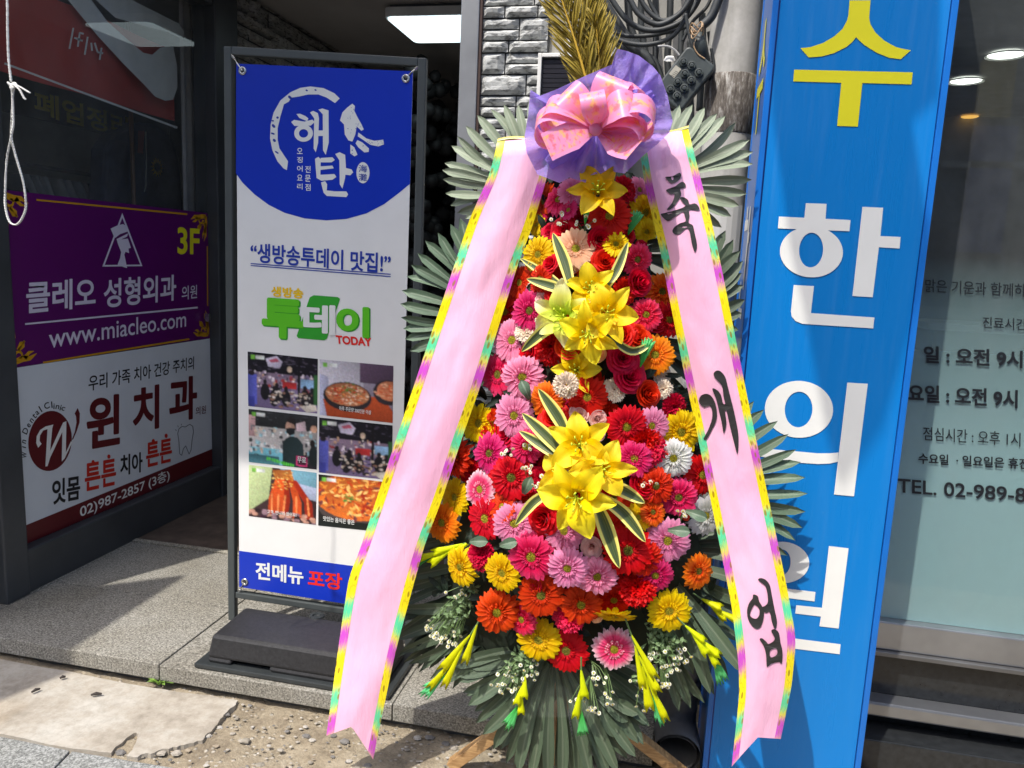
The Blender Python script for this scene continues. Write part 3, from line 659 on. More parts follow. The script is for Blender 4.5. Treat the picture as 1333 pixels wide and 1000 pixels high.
fl.obj('brooch', paint('sunflower', srgb(255, 210, 30)), jk)
MB().lathe([(.02, .0), (.018, .006), (.001, .009)], c0, (1, 0, 0), 14).obj('brooch_heart', M['black_frame'], jk)
g = MB(); g.tube([PJ.w(*PJ.px(*z1(q)), .033) for q in ((705, 660), (708, 800), (705, 930), (698, 960))], .003, 6); g.obj('cord', M['rope'], jk)
g = MB(); a = PJ.px(*z1((632, 560))); g.tube([(-2.8, a[0] - .09, .06), (-2.8, a[0] - .09, 2.5)], .011); tag(g.obj('copper_pole', simple('copper', (.3, .16, .1), .4, metal=.6)), 'thin copper coloured pole in front of the navy jacket', 'pole')
cu = MB()
def cur(u, v_):
    y = 3.57 + .2 * u; return (-2.5 + .014 * sin(u * 22), y, .35 + 2.25 * v_)
cu.grid(30, 4, cur); tag(cu.obj('curtain', simple('curtain_grey', (.5, .45, .43), .9, .15, 12), smooth=True), 'grey curtain gathered at the inner edge of the left window', 'curtain')

# ================================================================== BANNER STAND
yaw = radians(4); bo = onY(303, 796, 2.27); bo.z = 0
P0 = Plane((bo.x, 2.27, 0), (cos(yaw), sin(yaw), 0), (0, 0, 1))
bs = thing('banner_stand', 'black banner stand with a blue and white restaurant banner', 'banner stand', (bo.x + .33, 2.2, STEPZ))
pp = lambda x, y, c=0: P0.w(*P0.px(x, y), c)
fTL, fTR, fBL, fBR = pp(299, 67), pp(551, 82), pp(304, 806), pp(533, 846)
cL, cR = pp(309, 773), pp(528, 806)
g = MB(); uy = P0.n
g.beam(fBL, fTL + V((0, 0, .012)), .025, .025, uy); g.beam(fBR, fTR + V((0, 0, .012)), .025, .025, uy)
g.beam(fTL + P0.u * .0128, fTR - P0.u * .0128, .0248, .0246, uy); g.beam(cL, cR, .022, .0244, uy)
g.obj('frame', M['frame_grey'], bs, bevel=.003)
xa, xb = -1.412, -.757
g = MB(); g.box(xa, xb, 2.014, 2.31, STEPZ + .002, STEPZ + .017); g.obj('base_plate', M['black_frame'], bs, bevel=.003)
g = MB()
def wb(x0, x1, y0, y1, z0, z1f, z1b, t=.012):
    return [(x0, y0, z0), (x1, y0, z0), (x1, y1, z0), (x0, y1, z0), (x0 + t, y0 + t, z1f), (x1 - t, y0 + t, z1f), (x1 - t, y1 - t * .5, z1b), (x0 + t, y1 - t * .5, z1b)]
g.hexa(wb(xa + .035, xb - .03, 2.03, 2.245, STEPZ + .034, STEPZ + .106, STEPZ + .112))
for q0, q1 in ((.036, .12), (.25, .52), (.60, .624)): g.hexa(wb(xa + q0, xa + q1, 2.0304, 2.24, STEPZ + .0175, STEPZ + .036, STEPZ + .036, .0004))
g.obj('base_weight', M['black_plastic'], bs, bevel=.012)
g = MB(); ccp = onZ(413, 803, STEPZ + .1095); g.lathe([(.026, 0), (.024, .006), (.015, .006), (.013, .001), (.001, .001)], ccp, (0, 0, 1), 16); g.obj('fill_cap', M['black_frame'], bs)
# sheet
PS = Plane(P0.w(0, 0, .012), P0.u, (0, 0, 1))
qTL, qTR, qBL, qBR = (V(PS.px(*q)) for q in ((308, 83), (538, 93), (312, 764), (519, 797)))
g = MB(); g.slab([PS.w(*q) for q in (qTL, qTR, qBR, qBL)], PS.n * -.002); sheet = g.obj('banner_sheet', M['ban_white'], bs)
def sub(mb, name, mat): return mb.obj(name, mat, sheet)
g = MB(); z5 = zm(3.847, 280, 40); arc = [PS.px(*z5(q)) for q in ((98, 712), (140, 762), (200, 820), (270, 872), (350, 912), (450, 940), (560, 950), (660, 943), (760, 915), (850, 868), (920, 815), (978, 766))]
g.poly(PS, [[tuple(qTL)] + [PS.px(307.8, 226)] + arc[1:-1] + [PS.px(534.2, 239.5)] + [tuple(qTR)]], .0006); sub(g, 'blue_header', M['ban_blue'])
g = MB(); g.poly(PS, [[tuple(qBL), tuple(qBR), PS.px(522, 745), PS.px(311.8, 717)]], .0006); sub(g, 'blue_footer', M['ban_blue'])
LW = MB(); C2 = .0013
shape(LW, PS, z5, [[(627, 340), (600, 314), (545, 288), (480, 280), (430, 287), (380, 309), (330, 350), (296, 410), (281, 470), (278, 540), (290, 600), (315, 655), (345, 690), (362, 699), (368, 655), (345, 620), (325, 590), (316, 545), (316, 490), (330, 430), (343, 386), (347, 370), (372, 356), (384, 336), (425, 330), (470, 320), (520, 320), (560, 335), (603, 363)]], C2)
LW.cut()
for l in ([(690, 366), (703, 378), (700, 402), (716, 435), (735, 468), (747, 495), (735, 502), (712, 480), (705, 520), (690, 556), (670, 550), (652, 520), (648, 470), (628, 450), (640, 410), (665, 385)], [(720, 510), (760, 540), (800, 552), (845, 546), (848, 570), (820, 580), (780, 572), (740, 545), (717, 530)], [(715, 548), (740, 560), (773, 590), (772, 608), (750, 610), (720, 585), (706, 565)], [(680, 570), (700, 585), (716, 622), (700, 630), (680, 615)], ell(743, 712, 33, 53, 24)):
    shape(LW, PS, z5, [l], C2)
LW.cut()
for l in ([(410, 418), (428, 416), (455, 428), (470, 440), (464, 454), (425, 438)], [(384, 458), (398, 447), (450, 456), (490, 446), (502, 458), (482, 476), (400, 478)],
          [(478, 410), (494, 402), (518, 414), (523, 440), (519, 560), (507, 610), (496, 590), (499, 440)], [(520, 396), (540, 390), (571, 400), (572, 560), (557, 622), (543, 600), (542, 420)], [(519, 500), (543, 500), (543, 528), (519, 528)],
          [(503, 642), (520, 632), (532, 645), (530, 722), (600, 718), (610, 733), (590, 747), (535, 752), (511, 738)], [(531, 638), (590, 634), (602, 648), (586, 660), (531, 660)], [(530, 680), (590, 676), (597, 690), (530, 698)],
          [(604, 618), (626, 609), (654, 622), (658, 688), (686, 695), (694, 710), (680, 725), (655, 722), (653, 742), (640, 792), (627, 770), (625, 650)], [(533, 760), (554, 754), (564, 770), (562, 800), (600, 805), (660, 805), (669, 820), (660, 834), (562, 828), (546, 812)]):
    shape(LW, PS, z5, [l], C2)
shape(LW, PS, z5, [ell(446, 514, 47, 43, 30), ell(446, 515, 23, 21, 24)], C2 + .0003)
for i, ch in enumerate('오징어요리'): letters(LW, PS, z5, ch, (413, 587 + 44.5 * i), (441, 588 + 44.5 * i), (413, 617 + 44.5 * i), .012, C2)
for i, ch in enumerate('전문점'): letters(LW, PS, z5, ch, (453, 677 + 45 * i), (481, 678 + 45 * i), (453, 711 + 45 * i), .012, C2)
z8 = zm(3.126, 250, 680)
letters(LW, PS, z8, '전메뉴', (262, 160), (455, 182), (262, 230), .028, C2)
sub(LW, 'white_lettering', M['sign_white'])
g = MB(); r = random.Random(4)
for q in ((462, 300), (506, 298), (378, 335), (316, 436), (292, 452), (296, 478), (292, 516), (300, 550), (312, 610)): shape(g, PS, z5, [ell(q[0], q[1], r.uniform(5, 13), r.uniform(4, 8), 6, r.random())], .0019)
for i in range(46):
    x, y = r.choice([(680, 440), (672, 500), (690, 400), (720, 480), (780, 562), (830, 562), (745, 585), (697, 605)]); shape(g, PS, z5, [ell(x + r.uniform(-14, 14), y + r.uniform(-14, 14), 1.8, 1.8, 5)], .0019)
letters(g, PS, z5, '海', (722, 672), (764, 674), (722, 708), .004, .0019); letters(g, PS, z5, '灘', (722, 716), (764, 718), (722, 752), .004, .0019)
z6 = zm(4.937, 290, 290)
letters(g, PS, z6, '“생방송투데이 맛집!”', (183, 128), (1082, 200), (183, 252), .02, C2)
g.cut(); line(g, PS, z6, (183, 262), (1082, 331), 6, C2); g.cut(); line(g, PS, z6, (183, 275), (1082, 346), 6, C2)
sub(g, 'blue_lettering', M['ban_ink'])
g = MB(); shape(g, PS, z6, [[(588, 466), (742, 478), (757, 490), (672, 745), (655, 756), (490, 742), (478, 728), (562, 480)]], C2); 
letters(g, PS, z6, '투', (270, 496), (525, 514), (270, 734), .05, C2 - .0003); letters(g, PS, z6, '이', (746, 550), (945, 556), (746, 732), .05, C2 - .0003)
sub(g, 'dark_green_lettering', M['ban_gr2'])
g = MB(); letters(g, PS, z6, '투', (264, 488), (518, 506), (264, 726), .048, .002); letters(g, PS, z6, '이', (740, 543), (938, 550), (740, 726), .048, .002); sub(g, 'green_lettering', M['ban_gr'])
g = MB(); letters(g, PS, z6, '데', (528, 526), (722, 538), (528, 706), .045, .0024); sub(g, 'pale_lettering', M['sign_white'])
g = MB(); letters(g, PS, z6, '생방송', (316, 408), (520, 424), (316, 472), .035, C2); sub(g, 'yellow_lettering', M['ban_yel'])
g = MB(); letters(g, PS, z6, 'TODAY', (730, 724), (955, 742), (735, 776), .04, C2); letters(g, PS, z8, '포장', (475, 192), (612, 210), (475, 258), .028, C2); sub(g, 'red_lettering', M['ban_red'])
# six printed photographs on the sheet
z7 = zm(3.844, 290, 440)
def photo(quad, build, seed):
    a, b, d, e = (V(PS.px(*z7(q))) for q in quad)     # tl tr br bl
    r = random.Random(seed); SH_ = []
    def put(pts, col): SH_.append(([(min(max(x, 0), 1), min(max(y, 0), 1)) for x, y in pts], srgb(*col)[:3]))
    R_ = lambda x0, y0, x1, y1, col: put([(x0, y0), (x1, y0), (x1, y1), (x0, y1)], col)
    E_ = lambda x, y, rx, ry, col, n=12: put(ell(x, y, rx, ry, n), col)
    R_(0, 0, 1, 1, (40, 36, 44)); build(R_, E_, put, r)
    R_(.05, .05, .11, .13, (120, 190, 70)); R_(.115, .055, .24, .125, (225, 228, 222))
    NX, NY = 120, 92; X, Y = np.meshgrid((np.arange(NX) + .5) / NX, (np.arange(NY) + .5) / NY); im = np.zeros((NY, NX, 3))
    for pts, col in SH_:
        p = np.array(pts); inside = np.zeros(X.shape, bool); q = np.roll(p, -1, 0)
        for (x0, y0), (x1, y1) in zip(p, q):
            if y0 != y1: inside ^= ((y0 > Y) != (y1 > Y)) & (X < (x1 - x0) * (Y - y0) / (y1 - y0) + x0)
        c = p.mean(0); h = np.maximum(np.ptp(p, 0), .02); t = r.uniform(0, 6.28); sh_ = 1 + .55 * ((X - c[0]) / h[0] * cos(t) + (Y - c[1]) / h[1] * sin(t))
        im[inside] = np.array(col) * np.clip(sh_, .55, 1.5)[inside][:, None]
    rs = np.random.RandomState(seed); im *= 1 + .16 * rs.randn(NY, NX, 1) + .05 * rs.randn(NY, NX, 3)
    for k in range(2):
        pd = np.pad(im, ((1, 1), (1, 1), (0, 0)), 'edge'); im = .36 * im + .16 * (pd[:-2, 1:-1] + pd[2:, 1:-1] + pd[1:-1, :-2] + pd[1:-1, 2:])
    im = np.clip(im, 0, 1); g = MB()
    def fn(u, v_): q = (a.lerp(b, u)).lerp(e.lerp(d, u), v_); return PS.w(q.x, q.y, .001)
    g.grid(NX - 1, NY - 1, fn); g.c = [tuple(x) for x in im.reshape(-1, 3)]; g.hasc = True
    sub(g, 'printed_photo', M['photo'])
def hall(R_, E_, put, r):
    R_(0, 0, 1, .35, (22, 19, 28)); R_(0, .35, 1, .62, (140, 120, 140)); R_(0, .62, 1, 1, (128, 112, 150))
    for i in range(60): E_(r.random(), r.uniform(.02, .3), r.uniform(.01, .05), .012, r.choice([(50, 45, 60), (80, 72, 90), (12, 10, 14), (100, 90, 105)]), 4)
    for i in range(150): E_(r.random(), r.uniform(.34, .66), r.uniform(.008, .03), r.uniform(.01, .05), r.choice([(230, 215, 225), (70, 60, 75), (170, 60, 60), (200, 160, 130), (30, 28, 34), (110, 100, 130), (250, 235, 220), (150, 130, 150)]), 6)
    put([(.26, .1), (.42, .03), (.5, .13), (.46, .25), (.3, .24)], (205, 195, 215)); put([(.3, .12), (.42, .07), (.46, .13), (.34, .16)], (190, 90, 110))
    E_(.6, .25, .035, .055, (215, 190, 165)); R_(.72, 0, .75, .8, (20, 17, 22))
    R_(.5, .48, .7, .6, (190, 50, 50)); R_(.76, .4, .94, .56, (150, 190, 225))
    R_(0, .4, .13, .95, (90, 95, 185)); E_(.06, .38, .04, .05, (40, 30, 35)); R_(.02, .8, .1, 1, (60, 65, 150))
    for x, y in ((.25, .62), (.38, .72), (.42, .66), (.55, .7), (.82, .66), (.92, .68)):
        E_(x, y - .1, .028, .045, (32, 24, 28)); E_(x, y + .08, .07, .16, (24, 22, 28)); 
    for i in range(90): E_(r.uniform(.3, .95), r.uniform(.65, .95), r.uniform(.01, .04), r.uniform(.008, .03), r.choice([(210, 190, 170), (60, 50, 55), (25, 22, 26), (150, 110, 90), (230, 220, 210)]), 6)
    put([(.74, .9), (.97, .84), (1, .95), (.85, 1)], (225, 215, 200)); R_(.94, .3, 1, .85, (60, 110, 60))
def stew(R_, E_, put, r):
    R_(0, 0, 1, 1, (150, 140, 155)); R_(0, 0, .6, .5, (205, 200, 210)); R_(.55, 0, 1, .35, (90, 70, 90)); put([(0, .25), (.12, .3), (.14, 1), (0, 1)], (190, 190, 215))
    put([(.05, .7), (.85, .55), (1, .8), (1, 1), (.1, 1)], (190, 80, 40)); E_(.38, .62, .33, .26, (45, 40, 44), 24); E_(.38, .58, .3, .2, (190, 120, 80), 24); E_(.93, .48, .2, .22, (50, 44, 48), 20); E_(.95, .45, .17, .17, (215, 130, 90), 20)
    for i in range(150):
        a = r.random() * 6.28; q = sqrt(r.random()); E_(.38 + .28 * q * cos(a), .58 + .18 * q * sin(a), r.uniform(.01, .035), r.uniform(.006, .02), r.choice([(220, 90, 40), (245, 190, 150), (250, 220, 190), (190, 50, 25), (230, 140, 80)]), 6)
    for i in range(30): E_(.42 + r.gauss(0, .06), .5 + r.gauss(0, .05), .02, .008, r.choice([(60, 120, 40), (90, 150, 60)]), 5)
    for i in range(30): E_(.9 + r.gauss(0, .06), .44 + r.gauss(0, .07), .025, .012, r.choice([(220, 90, 40), (245, 190, 150)]), 5)
def cook(R_, E_, put, r):
    R_(0, 0, 1, .3, (42, 44, 46)); R_(0, .3, 1, .7, (190, 185, 182)); R_(0, .7, .5, 1, (120, 190, 205)); R_(0, .1, .1, .5, (200, 160, 160))
    for i in range(120): E_(r.random(), r.uniform(.3, .9), r.uniform(.01, .04), r.uniform(.01, .06), r.choice([(230, 228, 225), (120, 120, 125), (60, 62, 66), (210, 190, 170), (160, 205, 215)]), 5)
    for i in range(30): E_(r.random(), r.uniform(.03, .25), r.uniform(.01, .06), .01, r.choice([(80, 82, 86), (20, 20, 22)]), 4)
    put([(.66, .2), (.82, .12), (.84, .3), (.7, .32)], (215, 190, 195)); E_(.95, .25, .05, .07, (220, 170, 140))
    put([(.5, 1), (.5, .6), (.54, .48), (.62, .42), (.72, .44), (.8, .56), (.82, 1)], (38, 56, 58)); E_(.61, .26, .07, .13, (190, 150, 130)); put([(.55, .16), (.6, .06), (.68, .1), (.7, .3), (.66, .2)], (35, 30, 30)); put([(.55, .28), (.68, .27), (.67, .38), (.6, .42), (.55, .36)], (30, 32, 36))
    E_(.95, .75, .07, .2, (30, 40, 42)); E_(.93, .52, .04, .07, (35, 26, 24)); R_(.0, .84, .45, 1, (70, 120, 130))
    for i in range(12): R_(.27 + i * .034, .86 + .008 * i, .295 + i * .034, .92 + .008 * i, (90, 210, 70))
    put([(.7, .78), (.86, .79), (.86, .97), (.7, .96)], (235, 60, 130)); put([(.715, .8), (.845, .81), (.845, .95), (.715, .94)], (80, 40, 60))
def squid(R_, E_, put, r):
    R_(0, 0, 1, 1, (60, 42, 44)); put([(0, 0), (.35, 0), (.3, .6), (0, .9)], (190, 205, 150)); put([(.45, 0), (1, 0), (1, .35), (.7, .3)], (120, 170, 190)); put([(.6, .22), (1, .3), (1, .55), (.8, .5)], (170, 180, 205))
    put([(.35, .05), (.62, 0), (.7, .3), (.45, .42)], (190, 110, 50))
    for x0, x1, x2 in ((.4, .3, .33), (.5, .5, .5), (.58, .66, .7), (.62, .82, .88), (.44, .4, .42)):
        put([(x0, .2), (x0 + .09, .2), (x1 + .12, .6), (x2 + .08, .9), (x2 - .04, .92), (x1, .6)], r.choice([(190, 60, 20), (160, 40, 16), (210, 80, 30)])); put([(x1 + .03, .5), (x1 + .06, .5), (x2 + .03, .85), (x2, .85)], (240, 140, 80))
    for i in range(60): E_(r.uniform(.35, .65), r.uniform(.05, .4), .02, .012, r.choice([(240, 200, 120), (220, 150, 60), (150, 80, 30)]), 5)
    for i in range(40): E_(r.random(), r.uniform(.86, 1), .05, .04, r.choice([(60, 30, 50), (150, 120, 130), (200, 150, 130), (40, 24, 30)]), 6)
def rice(R_, E_, put, r):
    R_(0, 0, 1, 1, (30, 28, 26)); E_(.5, .42, .62, .5, (70, 60, 58), 24); E_(.52, .38, .58, .45, (205, 105, 40), 24)
    for i in range(190):
        a = r.random() * 6.28; q = sqrt(r.random()); x, y = .52 + .56 * q * cos(a), .38 + .42 * q * sin(a); t = r.random() * 3; l = r.uniform(.03, .1); wv = r.uniform(.01, .03)
        d = V((cos(t), sin(t))) * l; n = V((-sin(t), cos(t))) * wv; p = V((x, y)); put([p - d, p + n, p + d, p - n], r.choice([(235, 150, 60), (250, 185, 90), (200, 70, 25), (170, 45, 20), (240, 120, 40), (255, 205, 120), (120, 60, 60)]))
    for i in range(14): E_(.42 + r.gauss(0, .05), .42 + r.gauss(0, .04), .03, .012, (70, 140, 60), 5)
    R_(0, .86, 1, 1, (24, 30, 28))
photo([(127, 68), (478, 105), (475, 378), (130, 340)], hall, 1); photo([(487, 107), (856, 140), (852, 425), (488, 385)], stew, 2)
photo([(132, 355), (476, 393), (472, 658), (133, 620)], cook, 3); photo([(485, 398), (852, 438), (848, 712), (483, 672)], hall, 4)
photo([(133, 635), (472, 675), (468, 935), (133, 890)], squid, 5); photo([(482, 682), (846, 724), (842, 975), (480, 938)], rice, 6)
g = MB(); letters(g, PS, z7, '하루 주문량 200인분 이상', (585, 340), (745, 362), (585, 362), .012, .0016); letters(g, PS, z7, '맛있는 음식은 좋은', (505, 890), (662, 910), (505, 915), .012, .0016); letters(g, PS, z7, '고객, 만나러 왔어요!', (225, 858), (372, 876), (225, 878), .012, .0016)
letters(g, PS, z7, '무료', (376, 592), (420, 598), (376, 622), .014, .0016); sub(g, 'photo_caption', M['sign_white'])
for q, cq, dx, dz in ((qTL, (299, 67), 1, -1), (qTR, (551, 82), -1, -1), (qBL, (309, 773), 1, 1), (qBR, (528, 806), -1, 1)):
    a, b = q.x + dx * .021, q.y + dz * .021
    g = MB(); g.lathe([(.006, .001), (.007, .003), (.010, .004), (.013, .002), (.013, 0)], PS.w(a, b, .001), PS.n, 18); g.lathe([(.001, .0008), (.0065, .0008)], PS.w(a, b, .001), PS.n, 12, mi=1); g.obj('grommet', [M['chrome'], M['black_frame']], sheet, smooth=True)
    g = MB(); p0 = PS.w(a, b, .003); p1 = pp(*cq, .004) + P0.u * dx * .012 + V((0, 0, dz * .012)); g.tube([p0, p0.lerp(p1, .5) + V((0, -.004, 0)), p1], .0022, 6); g.tube([p0.lerp(p1, .75) + V((0, -.003, 0)), p1 + V((0, -.003, 0))], .0045, 6); g.obj('hook', M['chrome'], bs)

# ================================================================== BLUE SIGN BOX
SY = 2.0
sb_ = thing('blue_sign_box', 'tall blue upright sign box with yellow and white lettering', 'sign', (.36, 2.14, 0))
X0, X1 = .163, .562
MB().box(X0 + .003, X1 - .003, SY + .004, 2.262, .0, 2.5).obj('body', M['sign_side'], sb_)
PSF = Plane((0, SY, 0), (1, 0, 0), (0, 0, 1))
MB().box(X0 + .018, X1 - .016, SY, SY + .0035, .0, 2.49).obj('face', M['sign_blue'], sb_)
g = MB()
for x in (X0, X1 - .014): g.box(x, x + .014, SY - .006, SY + .006, 0, 2.5)
g.box(X0, X0 + .006, SY + .0065, 2.27, 0, 2.5); g.box(X0 - .002, X0 + .004, 2.255, 2.272, 0, 2.5); g.box(X1 - .004, X1 + .002, SY + .0065, 2.27, 0, 2.5)
g.obj('edge_trim', simple('trim_blue', srgb(24, 108, 196), .28, .1, 6), sb_, bevel=.0015)
g = MB(); C3 = .0015
za_ = zm(5.555, 1000, 0)
A_ = [(590, 5), (742, 5), (732, 130), (740, 175), (775, 235), (840, 295), (920, 340), (975, 355), (1033, 365), (960, 430), (880, 420), (790, 385), (700, 330), (660, 295), (638, 270), (610, 305), (570, 340), (480, 385), (390, 410), (295, 417), (235, 350), (310, 342), (400, 312), (480, 265), (540, 210), (572, 150), (582, 110)]
B_ = [(190, 505), (1047, 525), (1038, 612), (683, 602), (650, 917), (500, 912), (530, 600), (183, 590)]
shape(g, PSF, za_, [A_], C3); shape(g, PSF, za_, [B_], C3)
g.obj('yellow_letter', M['sign_yellow'], sb_)
g = MB(); zb_ = zm(5, 1000, 250)
shape(g, PSF, zb_, [[(247, 73), (382, 78), (375, 175), (538, 183), (530, 256), (430, 252), (160, 241), (65, 237), (72, 160), (237, 168)]], C3)
shape(g, PSF, zb_, [ell(283, 390, 205, 166, 48, .05), ell(281, 378, 78, 113, 40, .07)], C3 + .0003)
shape(g, PSF, zb_, [[(615, 97), (750, 103), (732, 287), (863, 293), (857, 368), (722, 360), (682, 685), (550, 677)]], C3)
shape(g, PSF, zb_, [[(168, 605), (300, 613), (280, 788), (693, 817), (685, 888), (225, 858), (180, 840), (155, 810), (150, 775)]], C3)
zc_ = zm(5, 980, 480); g.cut()
shape(g, PSF, zc_, [ell(302, 264, 222, 185, 48, .05), ell(300, 265, 90, 116, 40, .07)], C3)
shape(g, PSF, zc_, [[(40, 515), (140, 525), (280, 537), (420, 550), (500, 550), (560, 545), (555, 605), (500, 617), (430, 620), (310, 612), (190, 592), (30, 568)]], C3)
shape(g, PSF, zc_, [[(617, 90), (750, 98), (660, 830), (530, 818)]], C3)
zd_ = zm(5, 960, 680); g.cut()
shape(g, PSF, zd_, [ell(292, 260, 177, 135, 48, .05), ell(290, 260, 58, 84, 36, .07)], C3)
shape(g, PSF, zd_, [[(90, 402), (510, 452), (503, 514), (320, 490), (300, 600), (210, 590), (230, 478), (85, 460)]], C3)
shape(g, PSF, zd_, [[(385, 538), (552, 555), (597, 153), (725, 168), (660, 690), (535, 675), (545, 612), (378, 592)]], C3)
shape(g, PSF, zd_, [[(140, 640), (255, 652), (240, 738), (673, 792), (667, 857), (160, 795), (125, 770)]], C3)
g.obj('white_letter', M['sign_white'], sb_)
# lettering repeated on the narrow left side
PSS = Plane((X0 - .0005, 2.255, 0), (0, -1, 0), (0, 0, 1))
def side(mb, src_z, loops, w0):
    for l in loops:
        pts = [PSF.px(*src_z(q)) for q in l]; mb.poly(PSS, [[(.03 + (a - w0) / .30 * .19, b) for a, b in pts]], .0012)
g = MB(); side(g, za_, [A_, B_], .195); g.obj('side_yellow_lettering', M['sign_yellow'], sb_)
g = MB(); 
side(g, zb_, [[(247, 73), (382, 78), (375, 175), (538, 183), (530, 256), (65, 237), (72, 160), (237, 168)], [(615, 97), (750, 103), (732, 287), (863, 293), (857, 368), (722, 360), (682, 685), (550, 677)], [(168, 605), (300, 613), (280, 788), (693, 817), (685, 888), (225, 858), (155, 810)]], .195)
g.cut(); side(g, zc_, [[(617, 90), (750, 98), (660, 830), (530, 818)]], .195); g.obj('side_white_lettering', M['sign_white'], sb_)

# ================================================================== CLINIC WINDOW ON THE RIGHT
WY = 2.30
cw = thing('clinic_window', 'wide dark clinic window with frosted film at the far right', 'window', (1.2, WY, 0))
PW = Plane((0, WY, 0), (1, 0, 0), (0, 0, 1))
zsill = PW.px(1200, 810)[1]
MB().box(.5, 3.3, WY, WY + .003, zsill, 2.6).obj('pane', M['glass_dark'], cw)
MB().box(.5, 3.3, WY + .0034, WY + .0042, zsill, 1.7).obj('frosted_film', M['frost'], cw)
g = MB(); g.box(.5, 3.3, WY - .03, WY + .05, zsill - .085, zsill - .001); g.obj('sill', M['steel'], cw, bevel=.004)
g = MB(); g.box(.5, 3.3, WY - .045, WY + .03, zsill - .10, zsill - .0865); g.obj('drip_edge', M['steel_dark'], cw, bevel=.002)
g = MB(); g.box(.5, 3.3, 2.5, 2.9, 0, zsill - .101); g.box(.5, 3.3, WY - .01, 2.499, .0, zsill - .102); g.obj('granite_base', simple('black_granite', (.018, .02, .022), .18, .3, 60), cw)
zr = PW.px(1200, 912)[1]
g = MB(); g.box(.5, 3.3, WY - .075, WY - .0105, zr - .03, zr + .012); g.obj('rail', M['steel'], cw, bevel=.006)
g = MB(); g.box(.57, 3.3, WY - .12, WY - .0105, -.03, .098); g.obj('plinth', simple('plinth_granite', (.02, .022, .024), .25, .3, 60), cw, bevel=.003)
g = MB(); zt = zm(2.498, 1080, 300); PT = Plane((0, WY - .0004, 0), (1, 0, 0), (0, 0, 1)); C4 = .0006
letters(g, PT, zt, '맑은 기운과 함께하', (312, 158), (640, 174), (312, 200), .006, C4)
letters(g, PT, zt, '진료시간', (498, 280), (642, 288), (498, 318), .008, C4)
letters(g, PT, zt, '일 : 오전 9시', (308, 376), (628, 392), (308, 430), .028, C4); letters(g, PT, zt, '요일 : 오전 9시', (258, 500), (612, 520), (258, 556), .028, C4)
letters(g, PT, zt, '점심시간 : 오후 1시', (305, 638), (622, 658), (305, 682), .004, C4); letters(g, PT, zt, '수요일  · 일요일은 휴진', (290, 724), (648, 742), (290, 758), .02, C4)
letters(g, PT, zt, 'TEL. 02-989-8', (222, 806), (640, 838), (222, 852), .014, C4)
g.obj('lettering', M['blackfilm'], cw)
iw = MB(); iw.box(.5, 3.6, 6.6, 6.7, 0, 2.7); iw.box(3.5, 3.6, 2.35, 6.6, 0, 2.7); iw.box(.4, .5, 2.92, 6.6, 0, 2.7)
tag(iw.obj('clinic_wall', simple('clinic_dark', (.32, .33, .32), .8)), 'dark brown walls inside the clinic', 'wall')
tag(MB().box(.5, 3.5, 2.6, 6.6, 0, .06).obj('clinic_floor', simple('clinicfl', (.1, .1, .1))), kind='structure')
tag(MB().box(.4, 3.6, 2.3085, 6.7, 2.61, 2.72).obj('clinic_ceiling', simple('clinicceil', (.3, .3, .3), .8)), kind='structure')
for (px, py), nm, lb in (((1310, 71), 'nearer', 'round lit downlight in the clinic ceiling nearest the frame edge'), ((1258, 105), 'farther', 'round lit downlight deeper in the clinic ceiling')):
    p = onZ(px, py, 2.6); d = thing('downlight', lb, 'downlight', p, 'clinic downlights')
    MB().lathe([(.075, .009), (.095, .0085), (.1, 0)], p + V((0, 0, -.009)), (0, 0, 1), 24).obj('rim', M['white_paint'], d); MB().lathe([(.001, 0), (.085, 0)], p + V((0, 0, -.004)), (0, 0, 1), 24).obj('lamp', emit('warm_lamp', (1, .98, .9, 1), 1.6), d)
p = onZ(1263, 152, 2.6); d = MB().lathe([(.001, 0), (.05, 0), (.06, .006)], p + V((0, 0, -.006)), (0, 0, 1), 20); tag(d.obj('spot_lamp', emit('orange_lamp', (1, .5, .1, 1), .6)), 'small orange lamp far back in the clinic ceiling', 'lamp')
cn = thing('reception_counter', 'dim wooden counter inside the clinic', 'counter', (2.2, 5.2, 0))
MB().box(1.5, 3.2, 5.0, 5.4, .06, 1.1).obj('front', simple('counter_wood', (.12, .08, .05)), cn); MB().box(1.45, 3.25, 4.95, 5.45, 1.1, 1.14).obj('top', M['white_paint'], cn)

# ================================================================== POLE, CABLES, BOX, PIPE
PY = 2.5; pc = onY(956, 60, PY)
up = thing('utility_pole', 'weathered concrete utility pole beside the blue sign', 'pole', (pc.x, PY, 0))
zb1 = onY(956, 93, PY - .07).z; zb0 = onY(956, 172, PY - .07).z
MB().lathe([(.074, 0), (.072, 4.5)], (pc.x, PY, 0), (0, 0, 1), 28).obj('shaft', M['pole'], up, smooth=True)
MB().lathe([(.0735, zb0), (.076, zb0 + .005), (.076, zb1 - .004), (.0732, zb1)], (pc.x, PY, 0), (0, 0, 1), 28).obj('torn_paper_band', M['pole_paper'], up, smooth=True)
for k, (zz, col) in enumerate(((1.5, (.6, .6, .58)), (1.28, (.05, .1, .25)), (1.05, (.55, .55, .52)))):
    g = MB(); g.grid(10, 2, lambda u, v_: (pc.x + .0775 * cos(pi * (1.05 + .75 * u)), PY + .0775 * sin(pi * (1.05 + .75 * u)), zz - .08 + .17 * v_)); o = g.obj('flyer', paint('flyer', col), up)
cb = thing('cable_bundle', 'coils of thick black cables hanging on the wall above the bow', 'cables', (-.1, 2.6, 2.2))
zk = zm(5.554, 720, 0)
